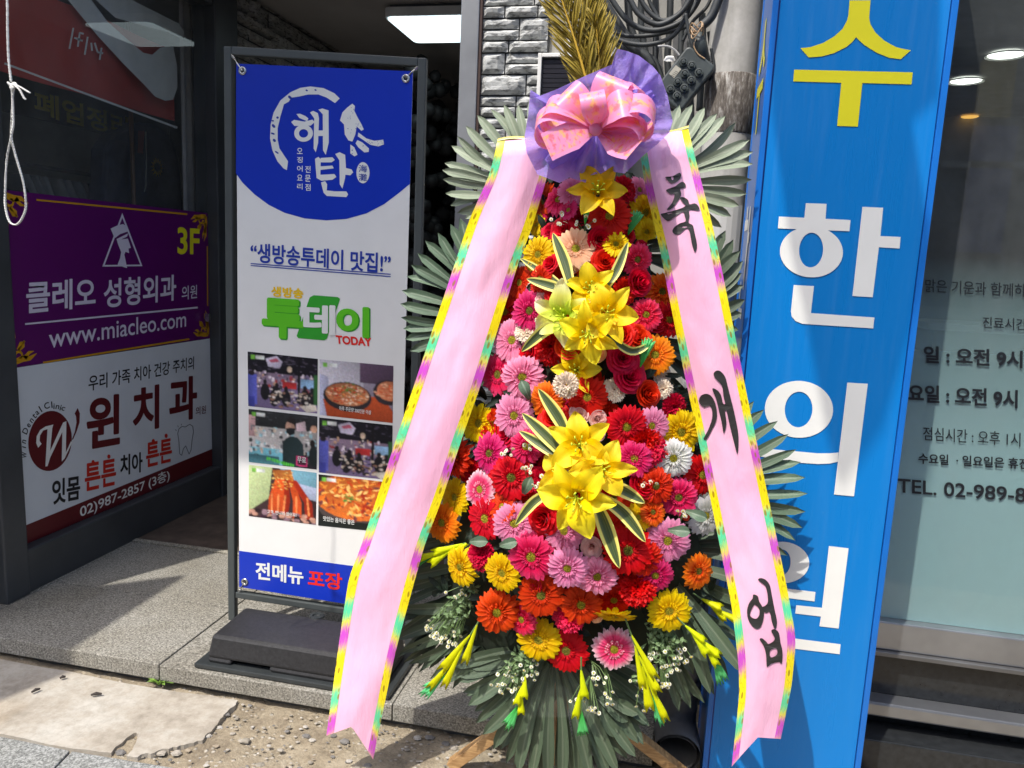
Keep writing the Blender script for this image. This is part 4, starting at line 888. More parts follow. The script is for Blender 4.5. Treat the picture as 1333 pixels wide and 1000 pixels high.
def spl(pts, n=10):
    out = []; m = len(pts); q = [pts[0]] + list(pts) + [pts[-1]]
    for i in range(1, m):
        for k in range(n):
            t = k / n; p0, p1, p2, p3 = (V(x) for x in q[i - 1:i + 3])
            out.append(.5 * ((2 * p1) + (p2 - p0) * t + (2 * p0 - 5 * p1 + 4 * p2 - p3) * t * t + (3 * p1 - p0 - 3 * p2 + p3) * t ** 3))
    out.append(V(pts[-1])); return out
CB = [([(180, -150), (240, -20), (330, 180), (480, 290), (650, 325), (820, 290), (920, 205), (985, 60), (1040, -120)], 2.52, 11),
      ([(380, -150), (430, 0), (560, 165), (720, 222), (900, 175), (1020, 60), (1090, -120)], 2.55, 13),
      ([(480, -150), (560, 0), (630, 110), (760, 178), (900, 115), (985, 10), (1020, -120)], 2.5, 13),
      ([(600, -150), (640, 0), (710, 100), (800, 150), (900, 110), (960, 40), (1000, -100)], 2.58, 11),
      ([(660, -150), (700, 10), (740, 90), (780, 160)], 2.6, 9),
      ([(240, -100), (300, 120), (450, 240), (650, 262), (880, 220), (1010, 175)], 2.6, 10),
      ([(1230, -120), (1190, 20), (1140, 130), (1060, 205), (1045, 240)], 2.42, 27),
      ([(1160, -120), (1120, 40), (1010, 160), (940, 300)], 2.55, 8),
      ([(260, -80), (400, 150), (560, 330), (700, 440), (760, 620)], 2.66, 26), ([(330, -100), (470, 160), (600, 340), (740, 460), (800, 640)], 2.7, 22),
      ([(210, -100), (330, 150), (500, 340), (620, 440)], 2.72, 24), ([(540, -100), (560, 180), (640, 400), (700, 600)], 2.74, 18),
      ([(740, -100), (745, 250), (740, 430), (700, 700)], 2.72, 15), ([(850, -100), (845, 200), (830, 440), (860, 800)], 2.76, 20),
      ([(640, -100), (640, 200), (680, 420)], 2.78, 20), ([(960, 100), (1000, 300), (1080, 480), (1180, 640)], 2.46, 8), ([(1130, 230), (1150, 400), (1140, 600), (1100, 900)], 2.6, 10),
      ([(1080, 100), (1085, 400), (1060, 800)], 2.66, 16), ([(930, 200), (920, 500), (900, 900)], 2.7, 14), ([(1000, 300), (990, 600), (1000, 1000)], 2.72, 18),
      ([(540, 300), (600, 600), (640, 900)], 2.78, 16), ([(1020, 190), (1085, 420), (1140, 540), (1165, 470), (1145, 350)], 2.44, 7)]
for pts, Y, th in CB:
    if pts[0][1] < 0: pts = [(pts[0][0] - 60, pts[0][1] - 900), (pts[0][0] - 20, pts[0][1] - 300)] + pts
    if pts[-1][1] < 0: pts = pts + [(pts[-1][0] + 20, pts[-1][1] - 300), (pts[-1][0] + 40, pts[-1][1] - 900)]
    p3 = [onY(*zk(q), Y) for q in pts]
    g = MB(); g.tube(spl(p3), th / 5.554 * Y / F * (1.45 if th < 20 else 1.15), 10); g.obj('cable', M['blackrubber'], cb, smooth=True)
g = MB(); p3 = [onY(*zk(q), 2.47) for q in ((760, 335), (830, 335), (880, 360), (915, 400))]; g.tube(spl(p3), .003, 6); o = g.obj('thin_wire', simple('grey_wire', (.4, .4, .4)), cb)
g = MB()
for k in range(4):
    c = onY(*zk((1035 + 4 * k, 195 + 16 * k)), 2.40); g.tube([c + V((.017 * cos(t), .012 * sin(t), .006 * cos(t) + .012 * sin(2 * t + k))) for t in (2 * pi * i / 16 for i in range(17))], .0018, 6, cap=False)
g.tube(spl([onY(*zk(q), 2.40) for q in ((1040, 280), (1020, 330), (1050, 390), (1100, 425))]), .0018, 6); g.obj('tie_wire', simple('tan_wire', (.42, .28, .16)), cb)
jb = thing('junction_box', 'dark cable junction box with round capped ports near the pole', 'junction box', onY(894, 103, 2.44))
zc0 = onY(*zk((952, 578)), 2.42); rot = radians(-36)
PJB = Plane(zc0, (cos(rot), 0, sin(rot)), (-sin(rot), 0, cos(rot)))
g = MB(); k5 = 2.42 / F / 5.554
hx, hy = 118 * k5, 178 * k5
pr = [(x, y) for x, y, _ in rr(0, 0, hx, hy, .014, 0)]
g.slab([PJB.w(a, b, .018) for a, b in pr], PJB.n * -.055); g.obj('body', M['boxgreen'], jb, bevel=.005)
for q in ((945, 462), (1004, 486), (955, 545), (1000, 594), (903, 604), (950, 650), (852, 656), (898, 704), (1056, 538)):
    a, b = PJB.px(*zk(q)); g = MB(); g.lathe([(.0125, 0), (.012, .005), (.009, .0055), (.0078, .003), (.006, .003), (.0055, .012), (.001, .0125)], PJB.w(a, b, .0185), PJB.n, 18); g.obj('port_cap', M['boxgreen'], jb)
g = MB(); shape(g, PJB, zk, [[(840, 545), (890, 483), (930, 512), (878, 577)]], .0192); g.obj('label_plate', simple('plate', (.42, .4, .33)), jb)
g = MB()
for k in range(4): line(g, PJB, zk, (858 + 9 * k, 548 - 10 * k + 8), (884 + 9 * k - 4, 545 - 10 * k + 22), 3, .0196)
g.obj('label_print', M['black_frame'], jb)
g = MB(); e0 = PJB.w(0, hy, -.01); e1 = onY(*zk((1062, 320)), 2.42); g.tube([PJB.w(.012, hy * .9, -.008), e1, onY(*zk((1050, 245)), 2.42)], [.02, .021, .017], 14); g.obj('cable_gland', M['boxgreen'], jb, smooth=True)
g = MB(); g.lathe([(.001, .012), (.012, .01), (.018, 0), (.001, -.004)], onY(*zk((845, 435)), 2.5), (0, -.5, 1), 16); tag(g.obj('wire_cap', M['white_paint']), 'small white cap on the wall left of the junction box', 'cap')
# louvred panel behind the bow
lv = thing('louvre_panel', 'dark slatted vent panel with a white frame behind the bow', 'vent', (-.4, 2.93, 1.9))
g = MB(); L0, L1, Z1 = -.562, -.215, onY(740, 70, 2.90).z; Z0 = Z1 - .62
g.box(L0, L0 + .014, 2.885, 2.948, Z0, Z1); g.box(L1 - .014, L1, 2.885, 2.948, Z0, Z1); g.box(L0 + .0142, L1 - .0142, 2.885, 2.948, Z1 - .014, Z1 - .0002); g.box(L0 + .0142, L1 - .0142, 2.885, 2.948, Z0, Z0 + .014); g.obj('frame', M['white_paint'], lv, bevel=.002)
g = MB(); n = 36
for i in range(n):
    z = Z0 + .016 + (Z1 - Z0 - .034) * i / n; g.hexa([(L0 + .015, 2.90, z), (L1 - .015, 2.90, z), (L1 - .015, 2.93, z + .004), (L0 + .015, 2.93, z + .004), (L0 + .015, 2.896, z + .013), (L1 - .015, 2.896, z + .013), (L1 - .015, 2.93, z + .0145), (L0 + .015, 2.93, z + .0145)])
g.obj('slats', simple('slat', (.045, .045, .06), .5), lv)
# drain pipe
dp = thing('drain_pipe', 'grey plastic drain pipe ending in an open elbow near the ground', 'pipe', (.07, 2.12, 0))
pe = onY(882, 972, 2.02); px_ = onY(885, 880, 2.10)
g = MB(); g.tube([(px_.x, 2.12, .75), (px_.x, 2.12, .20)], .055, 22); g.obj('shaft', M['pvc'], dp, smooth=True)
g = MB(); el = [V((px_.x, 2.12, .21)), V((px_.x, 2.115, .15)), V((px_.x, 2.085, .10)), V((pe.x, 2.04, pe.z + .006)), V((pe.x, 1.985, pe.z))]
g.tube(el, [.06, .06, .061, .062, .063], 22, cap=False); g.tube([q + V((0, .002, 0)) for q in el], [.053] * 5, 22, cap=False); g.tube([(px_.x, 2.12, .24), (px_.x, 2.12, .21)], .064, 22)
g.obj('elbow', simple('pvc_dark', (.10, .10, .10), .5), dp, smooth=True)
PPI = Plane((px_.x, 2.064, 0), (1, 0, 0), (0, 0, 1)); zst = zm(3.508, 560, 780)
g = MB(); q = [PPI.px(*zst(x)) for x in ((1090, 365), (1170, 345), (1160, 480), (1080, 455))]
ca, cbm = sum(x[0] for x in q) / 4, sum(x[1] for x in q) / 4
def onpipe(a, b, e=.0): t = max(-1.4, min(1.4, a / .055)); return V((px_.x + (.0556 + e) * sin(t), 2.12 - (.0556 + e) * cos(t), b))
g.grid(8, 2, lambda u, v_: onpipe(-.02 + .05 * u, cbm - .035 + .07 * v_)); g.obj('sticker', M['blackfilm'], dp)
g = MB(); vs, fs = text_mesh('1917', .02); g.add([onpipe(-.012 + .036 * x, cbm - .026 + .018 * y, .001) for x, y in vs], fs)
for k in range(3): g.grid(6, 1, lambda u, v_: onpipe(-.012 + (.036 - .006 * k) * u, cbm + .0 + .011 * k + .004 * v_, .001))
g.obj('sticker_print', M['sign_white'], dp)

# ================================================================== ROPE
rp = thing('rope', 'white cord with a knot and a loop hanging at the far left', 'rope', onY(17, 130, 1.5))
RY = 1.5; zr_ = zm(3.847, 0, 0)
def rpt(q, dy=0): return onY(*zr_(q), RY + dy)
g = MB(); k_ = 2.0 / F * RY * 1.0
def twist(pts, r_):
    c = spl(pts, 14)
    for ph in (0, pi):
        L = 0; out = []
        for i, p in enumerate(c):
            if i: L += (p - c[i - 1]).length
            d = (c[min(i + 1, len(c) - 1)] - c[max(0, i - 1)]).normalized(); x = d.orthogonal().normalized(); y = d.cross(x); a = L * 520 + ph
            out.append(p + V((cos(a), 0, 0)) * r_ * .5 + V((0, sin(a), 0)) * r_ * .5)
        g.tube(out, r_ * .68, 6)
twist([rpt(q) for q in ((25, -150), (38, 0), (40, 150), (45, 290), (58, 410))], .0028)
twist([rpt(q) for q in ((60, 420), (66, 520), (68, 620), (58, 680), (36, 800), (28, 960), (30, 1040), (50, 1110), (85, 1125), (115, 1090), (132, 1030), (120, 920), (95, 830), (72, 750), (58, 680), (62, 560), (68, 450))], .0026)
twist([rpt(q, -.006) for q in ((70, 425), (100, 450), (122, 490), (130, 498))], .0024); twist([rpt(q, -.004) for q in ((72, 420), (110, 440), (152, 466))], .0024)
g.obj('cord', M['rope'], rp, smooth=True)
g = MB()
for a in (0, .9, 2.1, 3.0): c = rpt((62 + 6 * cos(a), 430 + 8 * sin(a)), -.002); g.tube([c + V((.006 * cos(t + a), .004 * sin(t), .0065 * sin(t + a * .7))) for t in (2 * pi * i / 12 for i in range(13))], .0026, 6, cap=False)
g.obj('knot', M['rope'], rp, smooth=True)
# weed in the joint, twigs
wd = MB(); b0_ = onZ(207, 889, .012)
r = random.Random(21)
for k in range(11):
    a = r.uniform(0, 2 * pi); l = r.uniform(.03, .065); d = V((cos(a), sin(a) * .5, 0)); n = V((-d.y, d.x, 0)).normalized()
    wd.add([b0_, b0_ + d * l * .5 + n * l * .2 + V((0, 0, .012)), b0_ + d * l + V((0, 0, .008)), b0_ + d * l * .5 - n * l * .2 + V((0, 0, .012))], [(0, 1, 2, 3)])
tag(wd.obj('weed', simple('weed_green', (.16, .28, .04), .6, .4, 60)), 'small green weed growing at the foot of the step', 'plant')
for (x, y), a, l in (((126, 904), .5, .03), ((47, 899), 1.2, .025), ((82, 882), .9, .016)):
    p = onZ(x, y, .016); d = V((cos(a), sin(a), 0)) * l / 2; g = MB(); g.tube([p - d, p + V((0, 0, .003)), p + d], [.003, .005, .003], 6)
    tag(g.obj('litter_scrap', simple('scrap', (.05, .04, .035), .9)), {126: 'dark scrap lying on the middle of the pale concrete patch', 47: 'flat dark scrap near the left edge of the concrete patch', 82: 'tiny dark scrap on the concrete close to the step'}[x], 'scrap')
exec_wreath = True

# ================================================================== FLOWER WREATH STAND
WLOC = V((-.2, 1.9, 0))
wr = thing('flower_wreath_stand', 'tall congratulatory flower stand covered in red pink yellow and white blooms', 'flower stand', WLOC)
def hwid(py): return max(45, min(178, 62 + (py - 240) * .235))
def cxm(py): return 770 - max(0, py - 240) * .04
def base_y(py): return 1.945 - .11 * (py - 200) / 800
def wy(px, py):
    q = max(-1, min(1, (px - cxm(py)) / hwid(py))); b = .165 * sqrt(1 - .92 * q * q)
    if py > 740: b *= max(.35, 1 - (py - 740) / 190)
    if py < 330: b *= .75 + .25 * (py - 230) / 100
    return base_y(py) - .02 - b
def wn(px, py):
    q = max(-1, min(1, (px - cxm(py)) / hwid(py)))
    return V((.75 * q, -1, .32 - .55 * max(0, (py - 700) / 160) )).normalized()
# --- wooden easel
g = MB()
def gp(x, y, Y, z): p = onY(x, y, Y); return p
l0 = onZ(588, 996, .012); l1 = onY(770, 868, 1.885); g.beam(l0, l1, .03, .034, (0, 1, 0)); 
g.obj('easel_leg', M['wood'], wr, bevel=.002)
l0 = onZ(905, 1020, .012); l1 = onY(728, 880, 1.912); g = MB(); g.beam(l0, l1, .03, .034, (0, 1, 0)); g.obj('easel_leg', M['wood'], wr, bevel=.002)
g = MB(); bx = onY(735, 880, 1.95).x; g.beam((bx, 1.935, .03), (bx - .02, 1.985, 1.75), .034, .03); g.obj('easel_post', M['wood'], wr, bevel=.002)
g = MB(); g.beam((bx, 1.99, 1.3), (bx, 2.27, STEPZ + .005), .03, .03, (0, 1, 0)); g.obj('easel_leg', M['wood'], wr, bevel=.002)
# --- dark foam core
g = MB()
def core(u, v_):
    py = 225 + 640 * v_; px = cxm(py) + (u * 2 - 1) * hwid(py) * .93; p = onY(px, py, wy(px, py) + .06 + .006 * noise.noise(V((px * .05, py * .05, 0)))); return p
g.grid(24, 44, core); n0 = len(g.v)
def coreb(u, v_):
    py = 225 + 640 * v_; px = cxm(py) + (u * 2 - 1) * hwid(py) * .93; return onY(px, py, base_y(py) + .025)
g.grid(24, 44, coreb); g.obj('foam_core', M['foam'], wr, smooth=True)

# --- palm fans
def leaflet(mb, c, t, wd, start=.22, notch=False, fold=.35, droop=0., nv=10, tw=0., blunt=.5, bend=0.):
    d = t - c; L = d.length; d = d / L; view = (CP - (c + t) / 2).normalized(); x = d.cross(view).normalized(); nrm = x.cross(d)
    x = (x * cos(tw) + nrm * sin(tw)); nrm = x.cross(d)
    def fn(u, v_):
        s = start + (1 - start) * v_; k = v_
        prof = (min(1, .25 + 1.1 * k)) * (max(0, 1 - max(0, (k - .55) / .45) ** (2.2 if not notch else 6))) ** blunt
        a = u * 2 - 1; e = 0
        if notch and v_ > .85: e = (-.045 if abs(a) < .3 else .02) * (v_ - .85) / .15
        return c + d * L * (s + e) + x * (wd * prof * a + bend * L * sin(pi * k)) + nrm * (wd * fold * abs(a) * (.35 + .65 * prof) + .010 * sin(pi * k) - droop * k * k)
    mb.grid(4, nv, fn)
def fan(cpx, Yc, tips, Yt, wpx, mat, start=.22, notch=False, name='palm_leaf', droop=0., fold=.35, blunt=.5, seed=0, label=None):
    g = MB(); r = random.Random(seed + len(tips)); c = onY(*cpx, Yc)
    for i, t in enumerate(tips):
        Y = Yt[0] + (Yt[1] - Yt[0]) * i / max(1, len(tips) - 1) if isinstance(Yt, tuple) else Yt
        leaflet(g, c + V((0, .0015 * (i % 3), 0)), onY(*t, Y + r.uniform(-.008, .008)), wpx * Y / F * r.uniform(.9, 1.1), start, notch, fold, droop, tw=r.uniform(-.5, .5), blunt=blunt, bend=r.uniform(-.05, .05))
    o = g.obj(name, mat, wr, smooth=True)
    if label: o['label'] = label
    return o
fan((700, 250), 1.93, [(738, 118), (722, 122), (705, 127), (690, 132), (675, 136), (657, 136), (639, 142), (622, 150), (607, 164), (596, 177), (588, 190), (579, 212), (576, 221), (577, 233), (580, 252), (587, 268), (596, 277), (606, 285)], 1.94, 6.6, M['leaf_pale'], label='pale grey green fan leaf')
fan((852, 240), 1.93, [(872, 140), (885, 137), (902, 136), (918, 140), (934, 148), (945, 151), (958, 159), (976, 182), (981, 198), (981, 214), (979, 234), (973, 252), (963, 268), (952, 282), (940, 296)], 1.95, 6.6, M['leaf_pale'], seed=3, label='pale grey green fan leaf')
fan((650, 415), 1.90, [(600, 286), (588, 294), (572, 305), (556, 315), (546, 331), (538, 346), (532, 361), (526, 379), (524, 396), (525, 413), (528, 428), (530, 441), (536, 456)], 1.89, 6.6, M['leaf_mid'], notch=True, seed=5, label='green fan leaf with notched tips')
fan((880, 420), 1.95, [(945, 300), (955, 312), (964, 326), (968, 340), (966, 356), (968, 372), (970, 390), (966, 408), (962, 430), (960, 455)], 1.96, 8, M['leaf_dark'], seed=6)
fan((885, 640), 1.90, [(982, 522), (995, 533), (1013, 548), (1027, 565), (1037, 585), (1043, 602), (1049, 622), (1052, 643), (1049, 666), (1045, 687), (1036, 704), (1026, 723)], 1.91, 7.4, M['leaf_mid'], seed=7, label='fan leaf with pale ribs')
fan((650, 560), 1.93, [(560, 520), (548, 540), (540, 560), (534, 582), (530, 604), (532, 628), (540, 650)], 1.92, 8.5, M['leaf_dark'], seed=8)
fan((690, 715), 1.87, [(505, 756), (500, 775), (498, 796), (501, 815), (506, 838), (513, 856), (524, 868), (540, 872), (556, 873), (572, 878), (586, 890), (604, 886)], (1.83, 1.86), 8.2, M['leaf_dark'], start=.15, droop=.015, seed=9)
fan((660, 690), 1.885, [(520, 700), (512, 715), (505, 728), (508, 742)], 1.87, 9, M['leaf_dark'], seed=10)
fan((845, 715), 1.87, [(1000, 690), (998, 712), (996, 735), (992, 760), (988, 790), (984, 822)], 1.85, 9.5, M['leaf_dark'], start=.15, seed=11)
fan((850, 720), 1.84, [(974, 881), (952, 860), (925, 906), (905, 880)], (1.745, 1.82), 11, M['leaf_dark'], start=.15, droop=.01, seed=12)
fan((722, 838), 1.83, [(604, 898), (612, 918), (620, 938), (630, 954), (643, 972), (658, 990), (676, 1004), (694, 1015), (712, 1020), (730, 1024), (750, 1020), (770, 1016), (790, 1008), (806, 1004)], (1.80, 1.80), 9.5, M['leaf_dark'], start=.15, droop=-.01, seed=13, blunt=.45)
fan((735, 840), 1.845, [(596, 880), (610, 868), (824, 980), (838, 970), (846, 946), (838, 925), (850, 900)], 1.83, 10, M['leaf_dark'], start=.2, seed=14, blunt=.45)
fan((770, 900), 1.835, [(818, 940), (832, 930), (800, 960), (828, 985)], 1.81, 8.5, M['leaf_dark'], start=.1, seed=15, blunt=.45)
fan((700, 770), 1.862, [(512, 792), (508, 812), (512, 834), (520, 850), (532, 864), (546, 876), (560, 884), (574, 892), (590, 897)], (1.83, 1.85), 8.5, M['leaf_dark'], start=.12, seed=16)
fan((728, 836), 1.85, [(590, 868), (598, 888), (608, 906), (618, 926), (634, 950), (652, 976), (670, 996), (690, 1010), (708, 1020), (728, 1026), (748, 1024), (768, 1018), (786, 1010), (802, 1000), (818, 988), (832, 968), (842, 946), (848, 922)], 1.825, 9.5, M['leaf_dark'], start=.12, seed=17, blunt=.45)
fan((840, 760), 1.862, [(930, 905), (918, 915), (900, 922), (884, 926), (948, 880), (962, 858), (968, 836)], 1.84, 9, M['leaf_dark'], start=.12, seed=18)
for i, (c, tips) in enumerate((((620, 640), [(560, 560), (552, 585), (550, 610), (555, 640)]), ((880, 560), [(960, 470), (965, 500), (968, 520)]), ((660, 330), [(690, 300), (640, 320), (630, 350)]))):
    fan(c, 1.92, tips, 1.90, 8, M['leaf_dark'], seed=20 + i)
for i, (c, tips) in enumerate((((815, 330), [(880, 290), (892, 310), (900, 335), (902, 360), (900, 385), (890, 410)]), ((825, 430), [(900, 400), (912, 425), (920, 450), (920, 478), (915, 505), (905, 530)]), ((850, 530), [(930, 500), (940, 530), (945, 560), (940, 590), (930, 620)]),
                               ((690, 360), [(640, 330), (628, 350), (620, 375), (622, 400)]), ((660, 470), [(600, 440), (590, 465), (585, 490), (590, 515)]))):
    fan(c, 1.95, tips, 1.955, 9, M['leaf_dark'], seed=40 + i)
# foliage that fills the gaps between the blooms
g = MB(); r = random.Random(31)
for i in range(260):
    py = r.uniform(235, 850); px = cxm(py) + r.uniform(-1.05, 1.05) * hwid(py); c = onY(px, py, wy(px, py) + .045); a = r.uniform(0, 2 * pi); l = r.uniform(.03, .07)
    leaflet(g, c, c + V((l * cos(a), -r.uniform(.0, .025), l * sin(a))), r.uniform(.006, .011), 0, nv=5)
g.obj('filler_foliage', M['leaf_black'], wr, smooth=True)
# --- cycad fronds at the very top
def frond(name, path, Y, seed, lw=42):
    g = MB(); pts = spl([onY(*q, Y) for q in path], 12); r = random.Random(seed); g.tube(pts, [.005 - .0035 * i / len(pts) for i in range(len(pts))], 6, mi=1)
    n = len(pts)
    for i in range(3, n):
        for s_ in (-1, 1):
            for rep in range(2):
                d = (pts[min(i + 1, n - 1)] - pts[i - 1]).normalized(); x = d.cross(V((0, -1, 0))).normalized(); k = i / n
                l = lw * Y / F * (.55 + .75 * sin(pi * min(1, k * .9 + .1))) * r.uniform(.8, 1.1); b = pts[i] - d * .003 * rep
                t = b + (d * .86 + x * s_ * (.42 + .1 * rep)) * l + V((0, r.uniform(-.02, .02), 0))
                leaflet(g, b, t, .0026, 0, fold=.5, nv=5, tw=r.uniform(-.6, .6))
    return g.obj(name, [M['cycad'], M['cycad_rib']], wr, smooth=True)
frond('cycad_frond', [(772, 135), (764, 105), (751, 60), (735, 10), (720, -40)], 1.90, 1)
frond('cycad_frond', [(775, 135), (771, 100), (766, 50), (758, 0), (748, -50)], 1.93, 2)
frond('cycad_frond', [(780, 135), (782, 110), (780, 70), (776, 30)], 1.91, 3, 40)

# --- blooms: each mesh is modelled once per kind and colour, every bloom is its own object
def m_gerbera(seed):
    r = random.Random(seed); g = MB()
    def ring(n, r0, r1, wd, z0, lift, dr, jit, off=0):
        for i in range(n):
            a = 2 * pi * (i + off) / n + r.uniform(-jit, jit) * .5; L = (r1 - r0) * r.uniform(.91, 1.03); dd = dr * r.uniform(-.2, 1.9) + (.14 if r.random() < .05 else 0); sk = r.uniform(-.07, .07); wv = wd * r.uniform(.85, 1.12); zz = z0 + r.uniform(-.025, .025)
            def fn(u, v_):
                s = u * 2 - 1; w_ = wv * (.30 + .95 * v_ - .25 * v_ * v_) * (1 - max(0, (v_ - .78) / .22) ** 2.5 * .62); rr_ = r0 + L * v_ - (.05 * abs(s) ** 2 if v_ > .9 else 0)
                y = s * w_ + sk * v_ * v_; z = zz + lift * sin(v_ * 2.2) - dd * v_ * v_ + .025 * s * s * (1 - .4 * v_) - .012 * cos(s * pi * 1.5) * .5
                return (rr_ * cos(a) - y * sin(a), rr_ * sin(a) + y * cos(a), z)
            g.grid(4, 6, fn)
    ring(26, .12, 1.0, .128, -.02, .13, .12, .07); ring(24, .12, .93, .122, .03, .15, .06, .09, .5)
    ring(20, .16, .44, .05, .08, .10, -.02, .1); ring(22, .14, .34, .035, .10, .10, -.05, .1, .5)
    return g
def m_heart(seed):
    r = random.Random(seed); g = MB()
    g.lathe([(.21, .02), (.21, .12), (.16, .16), (.08, .165), (.001, .155)], (0, 0, 0), (0, 0, 1), 22)
    for i in range(70):
        q = .2 * sqrt(i / 70); a = i * 2.399; c = V((q * cos(a), q * sin(a), .165 - 1.0 * q * q)); g.lathe([(.016, -.02), (.014, .022), (.001, .03)], c, (q * cos(a), q * sin(a), .35), 5)
    return g
def m_rose(seed, open_=1.0):
    r = random.Random(seed); g = MB()
    for li, (n, R0, h, flare, span) in enumerate([(6, .98, .30, .24, .80), (5, .80, .42, .20, .90), (5, .62, .52, .14, .95), (4, .46, .60, .09, 1.1), (3, .31, .65, .05, 1.3), (3, .17, .68, .02, 1.4)]):
        for k in range(n):
            a0 = 2 * pi * (k + .37 * li) / n + r.uniform(-.15, .15); R = R0 * r.uniform(.94, 1.04); hh = h * r.uniform(.93, 1.06); ph = r.uniform(0, 6)
            def fn(u, v_):
                s = u * 2 - 1; a = a0 + s * span * (.65 + .35 * v_) * (1 if v_ < .8 else 1 - .12 * (v_ - .8) / .2)
                edge = 1 - .28 * abs(s) ** 3
                rad = R * (.18 + .72 * (v_ ** .55)) * .86 + flare * max(0, v_ - .62) / .38 * open_ * (1 + .15 * sin(3 * a + ph)); z = -.1 + (hh + .1) * v_ * edge - flare * .55 * max(0, (v_ - .78) / .22) ** 2 * open_ + .02 * sin(6 * s + ph) * v_
                rad *= 1 - .05 * abs(s)
                return (rad * cos(a), rad * sin(a), z)
            g.grid(8, 8, fn)
    return g
def m_carnation(seed):
    r = random.Random(seed); g = MB()
    for i in range(46):
        k = i / 46; a0 = i * 2.399; tilt = 1.35 * (1 - k) ** .8; ph = r.uniform(0, 6); L = (.92 - .35 * k) * r.uniform(.9, 1.08); sp = .42 * r.uniform(.9, 1.2)
        def fn(u, v_):
            s = u * 2 - 1; tt = tilt + .28 * (v_ - .5); rad = L * v_ * sin(tt) + .03; z = L * v_ * cos(tt) * .75; e = .06 * v_ * v_ * sin(9 * s + ph) ; z += e; rad += .05 * v_ * (1 if v_ > .95 else 0) * (-1) ** int(u * 10)
            y = s * sp * v_ * (.5 + .5 * v_); return (rad * cos(a0) - y * sin(a0), rad * sin(a0) + y * cos(a0), z)
        g.grid(10, 5, fn)
    return g
def m_lily(seed):
    r = random.Random(seed); g = MB()
    for i in range(6):
        a = pi / 3 * i + r.uniform(-.1, .1); inner = i % 2; wd = .33 if inner else .25; L = r.uniform(.93, 1.05); ph = r.uniform(0, 6); up = r.uniform(.28, .42); cur_ = r.uniform(.25, .5)
        def fn(u, v_):
            s = u * 2 - 1; w_ = wd * (sin(pi * min(1, .12 + .88 * v_) ** .95) ** .75 * .95 + .12 * (1 - v_)) * (1 if v_ < .98 else .4)
            rad = .06 + L * .96 * (v_ ** 1.12); z = -.25 + up * 2.0 * (v_ ** .6) - cur_ * 1.1 * v_ ** 2.4 + (.16 * s * s) * (1 - .75 * v_) + .075 * sin(9 * v_ + ph) * s * s * abs(s) - .05 * exp(-22 * s * s)
            y = s * w_; return (rad * cos(a) - y * sin(a), rad * sin(a) + y * cos(a), z)
        g.grid(8, 12, fn)
    return g
def m_stamens(seed):
    r = random.Random(seed); g = MB()
    for i in range(6):
        a = pi / 3 * (i + .5); g.tube([(0, 0, -.15), (.08 * cos(a), .08 * sin(a), .25), (.2 * cos(a), .2 * sin(a), .42)], .012, 5); g.tube([(.2 * cos(a) - .04, .2 * sin(a), .42), (.2 * cos(a) + .04, .2 * sin(a), .43)], .022, 5)
    g.tube([(0, 0, -.2), (.01, 0, .3), (.02, .02, .52)], [.03, .02, .035], 6); return g
KN = {'Y': 'yellow', 'R': 'red', 'O': 'orange', 'H': 'hot pink', 'L': 'light pink', 'B': 'pink and white', 'W': 'white', 'P': 'peach', 'r': 'red', 'p': 'pale pink', 'k': 'peach', 'c': 'red', 'w': 'cream', 'h': 'hot pink', 'y': 'yellow', 'e': 'pale yellow'}
LIB = {}
def lib(kind, col, v_):
    key = (kind, col, v_)
    if key not in LIB:
        if kind == 'G': a = m_gerbera(v_ * 7 + 1).mesh('gerbera', PET[col], smooth=True); b = m_heart(v_).mesh('heart', M['heart_dark'] if (col in 'RHO' and v_ in (1, 3)) else M['heart'], smooth=True)
        elif kind == 'S': a = m_rose(v_ * 5 + 2, 1 - .3 * v_).mesh('rose', PET[col], smooth=True); b = None
        elif kind == 'C': a = m_carnation(v_ + 3).mesh('carnation', PET[col], smooth=True); b = None
        else: a = m_lily(v_ + 11).mesh('lily', PET[col], smooth=True); b = m_stamens(v_).mesh('stamens', M['stamen'], smooth=True)
        LIB[key] = (a, b)
    return LIB[key]
NM = {'G': 'gerbera', 'S': 'rose', 'C': 'carnation', 'L': 'lily'}
cnt = {}
rf = random.Random(77)
def bloom(kind, col, px, py, rp, nx=None, nz=None, dY=0):
    cnt[kind] = cnt.get(kind, 0) + 1
    a, b = lib(kind, col, cnt[kind] % (5 if kind == 'G' else 3 if kind != 'L' else 6))
    Y = wy(px, py) - {'L': .045, 'S': .0, 'C': .0, 'G': .008}[kind] + dY + rf.uniform(-.006, .006); p = onY(px, py, Y)
    n = wn(px, py)
    if nx is not None: n = V((nx, -1 + .35 * abs(nx), nz)).normalized()
    else: n = (n + V((rf.uniform(-.34, .34), 0, rf.uniform(-.3, .3)))).normalized()
    dist = (RC @ (p - CP)).z; rad = rp * dist / F
    o = bpy.data.objects.new(NM[kind], a); COL.objects.link(o); o.parent = wr
    q = n.to_track_quat('Z', 'Y').to_matrix().to_4x4() @ Matrix.Rotation(rf.uniform(0, 2 * pi), 4, 'Z')
    o.matrix_local = Matrix.Translation(p - WLOC) @ q @ Matrix.Diagonal((rf.uniform(.93, 1.06), rf.uniform(.93, 1.06), rf.uniform(.6, 1.6) if kind == 'G' else rf.uniform(.9, 1.15), 1)) @ Matrix.Scale(rad * {'G': 1.12, 'S': 1.1, 'C': 1.1, 'L': 1.05}[kind], 4)
    o['label'] = KN[col] + ' ' + NM[kind]
    if b:
        h = bpy.data.objects.new({'G': 'heart', 'L': 'stamens'}[kind], b); COL.objects.link(h); h.parent = o
    return o
